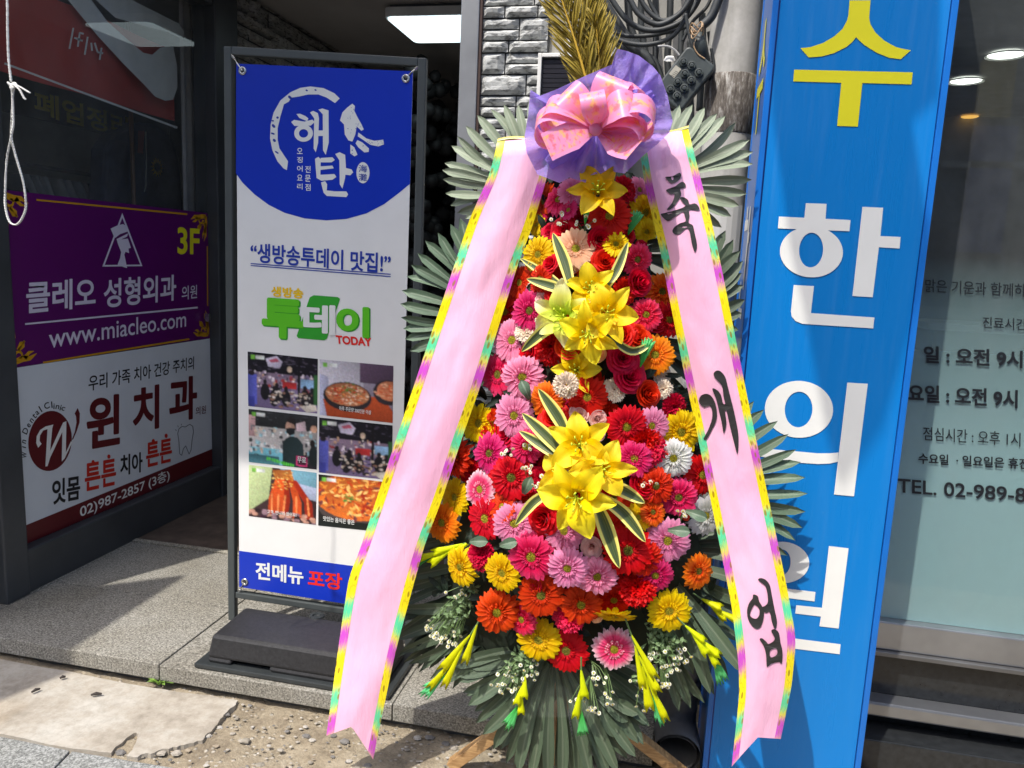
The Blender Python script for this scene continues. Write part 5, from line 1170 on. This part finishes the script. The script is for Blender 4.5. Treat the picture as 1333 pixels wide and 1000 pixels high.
FL = '''
G R 710 262 23 -.8 .1|G H 729 262 20|G L 745 250 18|G H 741 274 15|G R 794 282 27 .1 .25|C c 812 247 18|G L 831 248 17|G Y 838 277 23 .5 0|G Y 841 301 17 .6 -.2
S r 736 301 20|S r 781 312 19|G Y 700 293 15 -.6 .1|G Y 703 332 23 -.4 .1|G P 750 324 25 .1 .2|S r 719 345 14|G Y 802 320 19|S r 788 341 19|G H 829 338 21 .5 0|G R 678 368 21 -.5 .1
G R 706 363 18|S r 830 368 21|G O 861 380 24 .3 .1|G R 661 406 23 -.4 0|G H 692 405 25 -.2 .1|S p 707 390 12|G H 841 410 22 .2 .1|G R 869 416 23 .5 0|S r 726 384 18|C c 812 380 18
G L 668 443 28 -.2 .1|C w 685 432 15|C c 718 450 24|S r 742 452 21|S r 810 438 20|S r 828 440 21|G O 853 462 25 .2 .1|S k 779 462 13|G H 650 488 26 -.4 .1|G L 682 491 28 -.1 .1
C w 738 501 17 0 .1 -.05|G R 765 517 27 .1 0|S r 810 467 20|S r 818 490 23|C w 800 508 15|G O 713 521 22|S r 842 513 20|C w 863 507 13|C c 876 529 18|G Y 626 551 26 -.3 .1|G L 671 541 28 -.1 .1
S r 723 546 21|S p 755 540 14|S p 778 545 14|G R 816 555 27 .2 -.1|G L 848 554 24 .4 0|G Y 885 562 27 .4 .1|G W 876 596 25 .2 .1|G H 640 590 25 -.4 .1|G H 687 581 24 -.2 .1|S r 662 566 16
G R 596 595 25 -.5 .1|C c 838 574 24|C h 820 592 21|S p 779 564 10|G R 668 621 28 -.1 .1|G B 626 637 23 -.4 .1|S k 659 633 12|C c 704 624 17|G Y 594 647 24 -.5 .1|G O 577 680 25 -.3 0
G R 633 675 27 -.4 .1|G L 671 681 29 0 .1|S r 709 674 22|G L 735 690 27 0 .1|S p 771 711 15|G R 818 716 30 .1 .1|G R 838 726 24 .3 0|G Y 831 674 20 .4 .3|G O 849 667 18 .4 .3|G H 826 597 23 .1 .1
C c 845 583 22|S r 836 632 22|G R 853 632 24 .3 .1|G W 918 671 26 .4 0|G R 913 618 26 .5 .1|G H 883 647 24 .2 .1|G L 869 703 28 .2 0|G O 908 743 24 .6 .1|G H 853 748 22 .2 -.1
G Y 603 737 27 -.45 0|G Y 656 745 27 -.35 0|C c 627 722 19|G H 693 724 30 -.1 0|G L 740 738 28 0 0|G L 778 749 26 .1 0|G R 649 795 29 0 0|G R 705 774 29 .1 0|G R 757 786 26 .1 0
C h 742 801 22|G Y 801 800 25 .1 -1.2|G H 681 806 20|G Y 702 832 29 0 .1|G R 738 846 29 0 0|G B 800 844 28 .1 .1|G Y 871 794 29 .2 0|C c 830 764 24|G R 655 660 22|G R 790 690 24|G H 760 762 20
G R 690 655 22|S r 640 560 18|S r 700 600 20|G R 800 650 24|C c 790 540 20|S r 770 490 18|G R 736 355 18|S r 745 420 22|S r 690 460 18|G R 870 560 20|C c 615 615 18|G R 720 720 22|G R 800 780 22|C c 775 640 22|S r 850 420 18|S r 800 290 16|C c 755 285 16
'''
for tok in FL.replace('\n', '|').split('|'):
    t = tok.split()
    if not t: continue
    deep = .03 if tok in FL.split('G R 655')[-1] and t[:1] and FL.index(tok) > FL.index('G R 655 660') else 0
    bloom(t[0], t[1], float(t[2]), float(t[3]), float(t[4]), *(map(float, t[5:7])) if len(t) > 5 else (None, None), dY=float(t[7]) if len(t) > 7 else deep)
for i in range(46):
    py = rf.uniform(250, 845); px = cxm(py) + rf.uniform(-.92, .92) * hwid(py) * (1 if py < 760 else .7)
    k, c = rf.choice([('C', 'c'), ('C', 'c'), ('S', 'r'), ('S', 'r'), ('C', 'h'), ('S', 'p'), ('C', 'w'), ('S', 'k'), ('G', 'R')]); bloom(k, c, px, py, rf.uniform(9, 16), dY=rf.uniform(.005, .03))
for c, x, y, r_, nx, nz, dy in (('y', 779, 250, 37, .1, .35, -.01), ('y', 770, 378, 36, 0, .3, 0), ('y', 790, 408, 42, .15, .1, -.02), ('e', 734, 412, 42, -.3, .1, 0), ('y', 767, 432, 40, 0, -.25, -.03), ('y', 750, 482, 34, 0, .15, .04),
                                ('y', 755, 580, 44, .05, .35, 0), ('y', 735, 614, 38, -.3, .2, -.01), ('y', 783, 611, 42, .25, .2, -.02), ('y', 751, 648, 50, 0, .05, -.035)):
    bloom('L', c, x, y, r_, nx, nz, dy)
# --- variegated leaves
def vleaf(path, wpx, Y0, Y1):
    pts = [onY(x, y, Y0 + (Y1 - Y0) * i / (len(path) - 1)) for i, (x, y) in enumerate(path)]; pts = spl(pts, 8); n = len(pts); g = MB()
    def fn(u, v_):
        i = min(n - 1, int(round(v_ * (n - 1)))); p = pts[i]; d = (pts[min(i + 1, n - 1)] - pts[max(0, i - 1)]).normalized(); view = (CP - p).normalized(); x = d.cross(view).normalized(); nn = x.cross(d)
        s = u * 2 - 1; w_ = wpx * Y0 / F * (.55 + .9 * v_) * (1 - max(0, (v_ - .35) / .65) ** 1.8) ; return p + x * s * w_ + nn * (abs(s) * w_ * .35)
    g.grid(6, n - 1, fn); return g.obj('variegated_leaf', M['varieg'], wr, smooth=True)
for path, wd in (([(744, 374), (735, 340), (720, 303)], 9), ([(736, 376), (712, 358), (677, 336)], 6), ([(740, 380), (718, 372), (686, 363)], 8), ([(790, 374), (804, 350), (818, 315)], 7),
                 ([(735, 425), (710, 430), (679, 458)], 9), ([(786, 432), (822, 457), (850, 446)], 6), ([(739, 566), (725, 540), (701, 506)], 10), ([(736, 594), (712, 568), (680, 538)], 10), ([(728, 596), (706, 580), (676, 561)], 8),
                 ([(783, 630), (810, 638), (840, 655)], 10), ([(778, 645), (812, 668), (841, 706)], 10), ([(778, 658), (790, 690), (807, 740)], 12), ([(722, 638), (695, 654), (671, 684)], 8)):
    a = wy(*path[0]) - .04; vleaf(path, wd, a, wy(*path[-1]) - .055)
# --- gladiolus spikes with green tips
def trump(mb, b, t, w0, w1, mi=0):
    d = (t - b); L = d.length; d.normalize(); x = d.orthogonal().normalized(); y = d.cross(x)
    prof = [(.2, 0), (.45, .2), (.75, .55), (1, .85), (.92, 1), (.5, .97), (.3, .8)]; vs = []; fs = []; uv = []; n = 9
    for r_, h in prof:
        for j in range(n):
            a = 2 * pi * j / n; q = w1 * r_ * (1 + (.34 * cos(3 * a) if h > .8 else .09 * cos(3 * a))); vs.append(b + d * (h + (.09 * cos(3 * a) if h > .9 else 0)) * L + (x * cos(a) + y * sin(a)) * q); uv.append((j / n, min(1, h)))
    for i in range(len(prof) - 1):
        for j in range(n): fs.append((i * n + j, i * n + (j + 1) % n, (i + 1) * n + (j + 1) % n, (i + 1) * n + j))
    mb.add(vs, fs, uv=uv, mi=mi)
def spike(p0, p1, p2, Y0, Y1, nb=4, wpx=6.5):
    a = onY(*p0, Y0); b = onY(*p1, (Y0 + Y1) / 2); c = onY(*p2, Y1); g = MB(); r = random.Random(int(p0[0])); d = (b - a); x = d.cross(V((0, -1, 0))).normalized()
    for k in range(nb):
        s = a.lerp(b, k / nb * .85); e = s + d * r.uniform(.55, .72) + x * (1 if k % 2 else -1) * d.length * r.uniform(.06, .14) + V((0, -r.uniform(.002, .012), 0)); trump(g, s, e, 1, wpx * r.uniform(.68, .9) * Y0 / F)
    o = g.obj('gladiolus_spike', M['bud_yellow'], wr, smooth=True); h = MB()
    for k in range(4):
        s = b.lerp(c, .02 * k - .1); e = c + x * (k - 1.5) * (c - b).length * .10 + (c - b) * r.uniform(-.22, .12); trump(h, s, e, 1, wpx * .42 * Y0 / F)
    h.obj('green_tip', M['bud_green'], o, smooth=True); 
    s_ = MB(); s_.tube([a - d * .3, a, b, c], .0022, 5); s_.obj('stem', M['stem'], o)
for q in (((622, 812), (580, 878), (553, 902), 1.74, 1.73), ((684, 880), (676, 918), (659, 948), 1.75, 1.74, 3), ((757, 872), (757, 926), (759, 956), 1.73, 1.73, 2), ((822, 826), (850, 904), (862, 938), 1.73, 1.73, 5), ((892, 814), (928, 850), (940, 884), 1.74, 1.76),
          ((914, 780), (952, 806), (975, 818), 1.80, 1.80, 3), ((616, 703), (560, 726), (535, 735), 1.80, 1.80, 4), ((845, 448), (832, 470), (836, 462), 1.78, 1.76, 1)): spike(*q)
for b_, t_ in (((762, 292), (767, 248)), ((818, 306), (830, 276)), ((834, 478), (845, 442))):
    Y = wy(*t_) - .05; g = MB(); a = onY(*b_, Y); c = onY(*t_, Y)
    for k in range(4): trump(g, a, c + V(((k - 1.5) * .006, 0, -.004 * abs(k - 1.5))), 1, .0055)
    g.obj('green_bud', M['bud_green'], wr, smooth=True)
for (x, y), a in (((682, 643), 1.2), ((651, 710), .4), ((612, 705), .2), ((690, 520), 2), ((870, 690), .1), ((893, 665), -.2)):
    g = MB(); Y = wy(x, y) - .03; c = onY(x, y, Y); leaflet(g, c, c + V((.05 * cos(a), -.01, .05 * sin(a))), .014, 0); g.obj('rose_leaf', M['leaf_mid'], wr, smooth=True)
# --- sprigs of small white asters
def sprig(base, heads, seed, Y, sp=8, nh=10, leaf=True):
    r = random.Random(seed); g = MB(); lf = MB(); st_ = MB(); b = onY(*base, Y + .03)
    for hx, hy in heads:
        for k in range(nh):
            p = onY(hx + r.gauss(0, sp), hy + r.gauss(0, sp * .7), Y + r.uniform(-.015, .015)); s_ = r.uniform(.0036, .0056); n = (V((r.uniform(-.5, .5), -1, r.uniform(-.5, .6)))).normalized(); x = n.orthogonal().normalized(); y = n.cross(x)
            for i in range(9):
                a = 2 * pi * i / 9; d = x * cos(a) + y * sin(a); e = x * -sin(a) + y * cos(a); g.add([p + d * s_ * .2, p + d * s_ * .75 + e * s_ * .28 - n * s_ * .1, p + d * s_ * 1.15, p + d * s_ * .75 - e * s_ * .28 - n * s_ * .1], [(0, 1, 2, 3)])
            g.lathe([(s_ * .4, 0), (s_ * .3, s_ * .3), (.0001, s_ * .4)], p, n, 7, mi=1)
            m_ = p.lerp(b, .45) + V((0, .006, r.uniform(0, .01))); st_.tube([p, m_, b], .0009, 4, cap=False)
            if leaf:
                for q in range(2):
                    c = p.lerp(b, r.uniform(.25, .9)) + V((r.uniform(-.012, .012), -.004, r.uniform(-.012, .012))); a = r.uniform(0, 6.28); leaflet(lf, c, c + V((cos(a) * .02, r.uniform(-.008, .004), sin(a) * .02)), r.uniform(.0025, .005), 0, nv=4)
    o = g.obj('aster_sprig', [M['tiny_white'], M['heart']], wr); st_.obj('stem', M['stem'], o)
    if leaf: lf.obj('sprig_leaf', M['spr_leaf'], o)
sprig((618, 760), [(560, 818), (572, 828), (590, 838), (600, 772)], 1, 1.77, 8); sprig((690, 840), [(650, 890), (664, 898), (680, 882), (696, 868), (672, 872)], 2, 1.75, 8)
sprig((770, 860), [(776, 886)], 3, 1.745, 7, 7, False); sprig((768, 880), [(752, 916), (773, 926)], 33, 1.745, 7, 7, False); sprig((786, 860), [(795, 908)], 4, 1.745, 6, 6, False)
sprig((852, 800), [(880, 850), (872, 872), (862, 890), (850, 858), (886, 858)], 5, 1.76, 8); sprig((838, 860), [(840, 917), (836, 892)], 6, 1.765, 7)
for x, y, k in ((700, 416, 7), (688, 574, 8), (659, 590, 9), (687, 611, 10), (848, 629, 11), (760, 288, 12), (728, 285, 13), (885, 668, 14), (735, 505, 15), (702, 630, 16)):
    sprig((x, y + 15), [(x, y)], k, wy(x, y) - .035, 6, 6, False)
# clear cellophane at the foot
g = MB()
def cel(u, v_): px = 680 + 95 * u; py = 868 + 66 * v_; return onY(px, py, 1.79 + .006 * noise.noise(V((px * .08, py * .08, 1))) + .03 * (u - .5) ** 2)
g.grid(20, 14, cel); m = N('cellophane'); m.p(rough=.12, alpha=.045, spec=.8).base((.6, .65, .6, 1)); g.obj('cellophane', m.m, wr, smooth=True)

# --- organza wrap and bow
bwt = thing('ribbon_bow', 'pink flowered bow on a ruffle of purple organza at the top of the wreath', 'bow', onY(776, 168, 1.70))
zo = zm(5, 660, 50)
OUT = [zo(q) for q in ((155, 335), (190, 385), (330, 330), (500, 250), (690, 168), (700, 118), (722, 68), (790, 85), (860, 112), (950, 180), (1000, 240), (1050, 380), (1080, 540), (1060, 612), (980, 690), (890, 762), (770, 880), (690, 868), (600, 880), (522, 897), (515, 940), (410, 905), (345, 942), (200, 885), (130, 745), (115, 650), (140, 500))]
oc = V((776, 170)); NO = len(OUT) * 5; OO = []
for i in range(NO):
    k = i / 5; a = V(OUT[int(k)]); b = V(OUT[(int(k) + 1) % len(OUT)]); OO.append(a.lerp(b, k - int(k)))
def org(u, v_):
    i = int(round(u * NO)) % NO; q = oc.lerp(OO[i], v_); a = 2 * pi * u
    Y = 1.755 - .025 * v_ + v_ * (.014 * sin(7 * a + 2.5 * sin(3 * a)) + .006 * sin(15 * a + 4 * sin(2 * a))) + (.034 * noise.noise(V((q.x * .03, q.y * .03, 2))) + .016 * abs(noise.noise(V((q.x * .07, q.y * .05, 5))))) * v_ - .05 * max(0, v_ - .75)
    p = onY(q.x, q.y, Y); return p
g = MB(); g.grid(NO, 16, org); g.obj('organza_wrap', M['organza'], bwt, smooth=True)
g = MB()   # gathered folds in front, below the knot
for k, (tx, ty, wd) in enumerate(((715, 215, 26), (755, 225, 20), (800, 205, 22), (735, 190, 22), (840, 170, 24), (700, 160, 20), (800, 110, 24), (850, 120, 22))):
    def fold(u, v_):
        s = u * 2 - 1; q = oc.lerp(V((tx, ty)), v_); d = (V((tx, ty)) - oc).normalized(); n = V((-d.y, d.x)); q = q + n * s * wd * v_
        return onY(q.x, q.y, 1.705 + .02 * v_ + .02 * abs(s) * v_ - .012 * cos(s * 5) * v_ + k * .0013)
    g.grid(10, 10, fold)
g.obj('organza_fold', M['organza'], bwt, smooth=True)
bc = onY(777, 169, 1.685)
def loop(tip, wpx, hgt, tilt, tail=False, Yt=1.665, roll=0.):
    t = onY(*tip, Yt); d = (t - bc); L = d.length; d.normalize(); x = d.cross(V((0, 1, 0))).normalized(); nn = d.cross(x)
    if nn.y > 0: nn = -nn
    w_ = (x * cos(tilt) + nn * sin(tilt)); nn2 = (nn * cos(tilt) - x * sin(tilt)); wd = wpx * Yt / F; g = MB(); N_ = 22
    def fn(u, v_):
        s = u * 2 - 1
        if tail: k = v_; m_ = hgt * sin(pi * k) * L * .5; ww = wd * (.18 + .82 * min(1, k * 2.0)); return bc + d * L * k + nn2 * m_ + w_ * s * ww
        a = 2 * pi * v_; k = (1 - cos(a)) / 2; k = k ** .8; m_ = hgt * L * sin(a) * (k ** .6) * .9
        ww = wd * (.16 + .84 * min(1, k * 1.5)); return bc + d * L * k + nn2 * m_ + w_ * s * ww
    g.grid(6, N_, fn); return g
for i, (tip, wpx, h, tl, yt) in enumerate((((697, 166), 15, .42, .75, 1.67), ((708, 146), 17, .42, .7, 1.665), ((734, 120), 21, .30, .35, 1.665), ((771, 122), 16, .46, .15, 1.63), ((803, 101), 23, .26, -.2, 1.665), ((834, 116), 13, .34, -.8, 1.69), ((826, 136), 20, .44, -.45, 1.64), ((852, 148), 18, .44, -.75, 1.655), ((838, 174), 16, .36, -.9, 1.66))):
    loop(tip, wpx, h, tl, Yt=yt).obj('bow_loop', M['bow'], bwt, smooth=True)
for tip, wpx, h, tl in (((712, 192), 19, .25, .12), ((828, 193), 19, -.25, -.35)): loop(tip, wpx, h, tl, True, 1.635).obj('bow_tail', M['bow'], bwt, smooth=True)
g = MB(); g.lathe([(.001, -.016), (.012, -.01), (.015, 0), (.012, .01), (.001, .016)], bc + V((0, -.012, 0)), (.4, -.3, 1), 14); g.obj('knot', M['bow'], bwt, smooth=True)

# --- the two long ribbons
def lerp_tab(tab, y):
    tab = sorted(tab)
    if y <= tab[0][0]: a, b = tab[0], tab[1]
    elif y >= tab[-1][0]: a, b = tab[-2], tab[-1]
    else:
        for a, b in zip(tab, tab[1:]):
            if a[0] <= y <= b[0]: break
    return a[1] + (b[1] - a[1]) * (y - a[0]) / (b[0] - a[0])
def smooth_tab(tab, y): return (lerp_tab(tab, y - 14) + 2 * lerp_tab(tab, y) + lerp_tab(tab, y + 14)) / 4
class Ribbon:
    def __init__(s, L, R, yt, ybot, Yt, Yb, ph): s.L, s.R, s.yt, s.yb, s.Yt, s.Yb, s.ph = L, R, yt, ybot, Yt, Yb, ph
    def at(s, u, py, off=0):
        xl = smooth_tab(s.L, py); xr = smooth_tab(s.R, py); k = (py - 180) / 800
        Y = s.Yt + (s.Yb - s.Yt) * max(0, k) - .012 * sin(pi * u) + .012 * sin(k * 7 + s.ph) * (u - .5) + .008 * sin(k * 11 + s.ph) + .007 * noise.noise(V((u * 2.2, k * 9, s.ph))) + .0022 * noise.noise(V((u * 7, k * 30, s.ph + 4)))
        if py < 190: Y += (190 - py) * .0022
        return onY(xl + (xr - xl) * u, py, Y - off)
    def strip(s, u0, u1, nu, off=0, nv=70):
        g = MB()
        def fn(u, v_): uu = u0 + (u1 - u0) * u; yb = lerp_tab(s.yb, uu); yt = lerp_tab(s.yt, uu); return s.at(uu, yt + (yb - yt) * v_, off)
        g.grid(nu, nv, fn); return g
    def ink(s, z, loops):
        def dense(l):
            out = []
            for a, b in zip(l, l[1:] + l[:1]):
                for k in range(3): out.append(V(a).lerp(V(b), k / 3))
            return out
        def cm(l): # round the traced outline
            n = len(l); out = []
            for i in range(n):
                p0, p1, p2, p3 = (V(l[(i + j - 1) % n]) for j in range(4))
                for t in (0, .33, .66): out.append(.5 * ((2 * p1) + (p2 - p0) * t + (2 * p0 - 5 * p1 + 4 * p2 - p3) * t * t + (3 * p1 - p0 - 3 * p2 + p3) * t ** 3))
            return out
        ls = [[V((*z(q), 0)) for q in cm(l)] for l in loops]; flat = [q for l in ls for q in l]; tr = tessellate_polygon(ls)
        vs = []
        for q in flat:
            xl = smooth_tab(s.L, q.y); xr = smooth_tab(s.R, q.y); vs.append(s.at((q.x - xl) / (xr - xl), q.y, .0022))
        return vs, [tuple(t) for t in tr]
RL = Ribbon([(150, 652), (182, 649), (230, 637), (284, 612), (348, 591), (396, 575), (440, 560), (560, 520), (670, 484), (725, 466), (745, 456), (800, 447), (850, 440), (960, 425), (1000, 421)],
            [(150, 726), (182, 722), (230, 713), (300, 692), (340, 676), (430, 648), (500, 627), (570, 602), (650, 576), (710, 553), (790, 531), (850, 515), (950, 494), (1000, 484)],
            [(0, 184), (1, 178)], [(0, 958), (.46, 946), (1, 989)], 1.805, 1.745, 0)
RR = Ribbon([(150, 826), (180, 831), (202, 834), (242, 840), (322, 859), (410, 876), (490, 892), (550, 905), (698, 935), (789, 953), (865, 962), (904, 963), (998, 953)],
            [(150, 893), (180, 899), (230, 912), (310, 932), (450, 960), (530, 976), (654, 1002), (770, 1026), (832, 1037), (894, 1031), (961, 1017), (1000, 1009)],
            [(0, 178), (1, 168)], [(0, 998), (.5, 960), (1, 962)], 1.805, 1.75, 2)
for rb_, lab, in ((RL, 'pink ribbon with rainbow borders hanging down the left side of the wreath'), (RR, 'pink ribbon with black brush lettering hanging down the right side of the wreath')):
    t = thing('congratulation_ribbon', lab, 'ribbon', rb_.at(.5, 200), 'long ribbons on the wreath')
    rb_.strip(.135, .865, 14).obj('band', M['ribbon_pink'], t, smooth=True)
    rb_.strip(0, .1362, 3, .0006).obj('border', M['border'], t, smooth=True); rb_.strip(.8638, 1, 3, .0006).obj('border', M['border'], t, smooth=True)
    g = MB()
    def top(u, v_): p = rb_.at(u, lerp_tab(rb_.yt, u)); a = v_ * 3.2; return p + V((0, .012 - .014 * cos(a), .008 * sin(a) + .003 * sin(u * 7)))
    g.grid(10, 6, top); g.obj('rolled_top', M['border'], t, smooth=True)
    if rb_ is RR:
        g = MB(); z_ = zm(6.667, 840, 200)
        for lp in ([[(178, 203), (235, 198), (285, 172), (303, 168), (316, 185), (307, 215), (270, 247), (225, 256), (198, 232)]],
                   [[(183, 320), (215, 302), (260, 285), (315, 247), (345, 255), (356, 285), (335, 298), (306, 306), (315, 350), (300, 390), (275, 428), (250, 460), (215, 487), (190, 487), (210, 460), (240, 420), (258, 352), (225, 351)]],
                   [[(303, 382), (340, 380), (375, 405), (388, 440), (430, 432), (460, 450), (476, 487), (450, 492), (385, 488), (388, 540), (380, 600), (415, 622), (430, 680), (452, 790), (440, 852), (425, 838), (405, 770), (383, 662), (352, 650), (310, 690), (270, 703), (240, 682), (250, 645), (300, 607), (352, 588), (345, 540), (330, 505), (270, 540), (210, 582), (175, 572), (137, 528), (175, 515), (270, 490), (352, 455), (325, 420)]]):
            g.add(*rb_.ink(z_, lp))
        g.cut(); z_ = zm(7.14, 900, 460)
        for lp in ([[(72, 440), (92, 395), (140, 377), (185, 395), (220, 450), (239, 530), (235, 620), (195, 710), (147, 798), (116, 795), (158, 715), (195, 610), (195, 530), (172, 488), (122, 500), (85, 472)]],
                   [[(198, 333), (225, 332), (265, 365), (285, 410), (298, 466), (318, 468), (302, 400), (287, 300), (225, 230), (210, 190), (235, 162), (275, 168), (318, 220), (340, 300), (370, 420), (400, 540), (436, 720), (441, 830), (431, 937), (400, 830), (365, 690), (345, 600), (330, 536), (315, 535), (327, 620), (325, 680), (303, 744), (285, 640), (258, 530), (235, 430)]]):
            g.add(*rb_.ink(z_, lp))
        g.cut(); z_ = zm(7.14, 950, 740)
        for lp in ([[(222, 243), (263, 258), (278, 308), (305, 355), (321, 400), (316, 470), (290, 545), (253, 563), (210, 535), (173, 470), (164, 390), (185, 320), (215, 280)], [(237, 338), (275, 375), (279, 420), (262, 460), (230, 467), (193, 440), (200, 395), (220, 355)]],
                   [[(266, 105), (290, 90), (335, 105), (375, 155), (395, 250), (420, 380), (441, 480), (438, 540), (425, 566), (410, 540), (393, 490), (375, 408), (345, 415), (308, 395), (303, 362), (335, 345), (358, 310), (350, 220), (333, 165), (292, 130)]],
                   [[(281, 660), (305, 650), (340, 680), (365, 702), (412, 675), (420, 640), (388, 582), (420, 565), (460, 600), (475, 690), (493, 770), (491, 870), (478, 886), (460, 870), (390, 887), (355, 916), (345, 895), (340, 800), (318, 720)], [(378, 765), (435, 742), (442, 800), (385, 828)]]):
            g.add(*rb_.ink(z_, lp))
        g.obj('brush_letter', M['ink'], t)

# ================================================================== ADDED PANELS OUT OF VIEW THAT THROW THE SHADE, STREET OPPOSITE
def shade(name, label, pts, z, th=.004, mat=None):
    """added flat panel at height z, shaped so that its shadow lands on the given points"""
    q = [V(p) - SD * ((z - p[2]) / -SD.z) for p in (V(a) for a in pts)]
    g = MB(); g.slab(q, (0, 0, th)); o = g.obj(name, mat or M['canvas']); tag(o, label, 'shade_panel'); return o
m = N('canvas'); tr = m.n('BsdfTranslucent'); tr.inputs[0].default_value = (.7, .69, .65, 1); x = m.n('MixShader'); x.inputs[0].default_value = .5; m.base((.7, .69, .65, 1)).p(rough=.9)
m.t.links.new(m.b.outputs[0], x.inputs[1]); m.t.links.new(tr.outputs[0], x.inputs[2]); m.t.links.new(x.outputs[0], m.out.inputs[0]); M['canvas'] = m.m
m = N('half_clear_shade'); tr = m.n('BsdfTransparent'); x = m.n('MixShader'); x.inputs[0].default_value = .52; m.base((.5, .5, .5, 1)).p(rough=.9); m.t.links.new(m.b.outputs[0], x.inputs[1]); m.t.links.new(tr.outputs[0], x.inputs[2]); m.t.links.new(x.outputs[0], m.out.inputs[0]); M['half_clear'] = m.m  # half see-through, so the added panel over the sign throws a weak shadow
f_ = lambda x, y: onZ(x, y, STEPZ)
shade('shade_panel', 'added unseen panel that throws the pointed shadow on the step', [f_(0, 779), f_(244, 749), f_(99, 842), onZ(92, 874, .01), onZ(0, 912, .01), onZ(-120, 960, .01), f_(-160, 790)], 2.95)  # added out of view, outlined from the pointed shadow on step and ground
gz = lambda x, y: onZ(x, y, .012)
cz = [V((-1.42, 2.58, STEPZ)), V((-.62, 2.62, STEPZ)), V((-.2, 3.3, STEPZ)), V((-.2, 3.75, STEPZ)), V((-1.42, 3.75, STEPZ))]
shade('shade_panel', 'added unseen panel over the entrance that shades the banner stand', cz, 3.05)  # added out of view only to keep the sun off the banner
sq = lambda x, y: PSF.w(*PSF.px(x, y))
shade('shade_panel', 'added unseen half clear panel that shades the blue sign box', [sq(1003, -60), sq(1006, 150), sq(1030, 330), sq(1050, 420), sq(1075, 560), sq(1095, 640), sq(1150, 560), sq(1190, 420), sq(1215, 340), sq(1187, 160), sq(1222, 130), sq(1225, -60)], 3.4, mat=M['half_clear'])  # added out of view, cut to the tapering shadow on the sign face
bm = simple('render_wall', (.3, .29, .27), .9, .15, 1); wm = simple('street_glass', (.04, .05, .06), .2)
for i, (x0, x1, h, c, lab) in enumerate(((-14, -5.5, 8, (.34, .30, .26), 'tan brick block across the street'), (-5.2, 1.5, 10, (.3, .3, .3), 'grey office block across the street'), (1.8, 12, 9, (.36, .35, .32), 'pale block across the street'), (12.3, 22, 8, (.2, .2, .22), 'dark block across the street'))):
    b = thing('building', lab, 'building', ((x0 + x1) / 2, -11, 0)); MB().box(x0, x1, -16, -10.5, -.03, h).obj('wall', simple('facade', c, .9, .15, 1), b)
    for fl_ in range(int(h / 2.9)):
        n = int((x1 - x0) / 1.7)
        for k in range(n):
            g = MB(); a = x0 + .35 + k * 1.7; g.box(a, a + 1.2, -10.499, -10.46, .9 + fl_ * 2.9, 2.4 + fl_ * 2.9); g.obj('window', wm, b)

def mir(x, y): r = ray(x, y); t = (WY + 10.40 + WY) / r.y; return r.x * t, CAMZ + r.z * t
for (x0, x1, y0, y1), nm, lab, col in (((1278, 1312, 80, 155), 'wall_sign', 'upright yellow sign on the building across the street', (250, 205, 60)), ((1268, 1300, 165, 330), 'wall_sign', 'upright blue and purple sign on the building across the street', (70, 100, 190)), ((1225, 1400, 210, 222), 'wall_sign', 'long pale sign band across the street', (230, 225, 210))):
    a_, zt_ = mir(x0, y0); b_, zb_2 = mir(x1, y1); t = thing(nm, lab, 'sign', ((a_ + b_) / 2, -10.3, zb_2)); MB().box(min(a_, b_), max(a_, b_), -10.44, -10.3, min(zt_, zb_2), max(zt_, zb_2)).obj('panel', paint('street_sign', srgb(*col)), t)
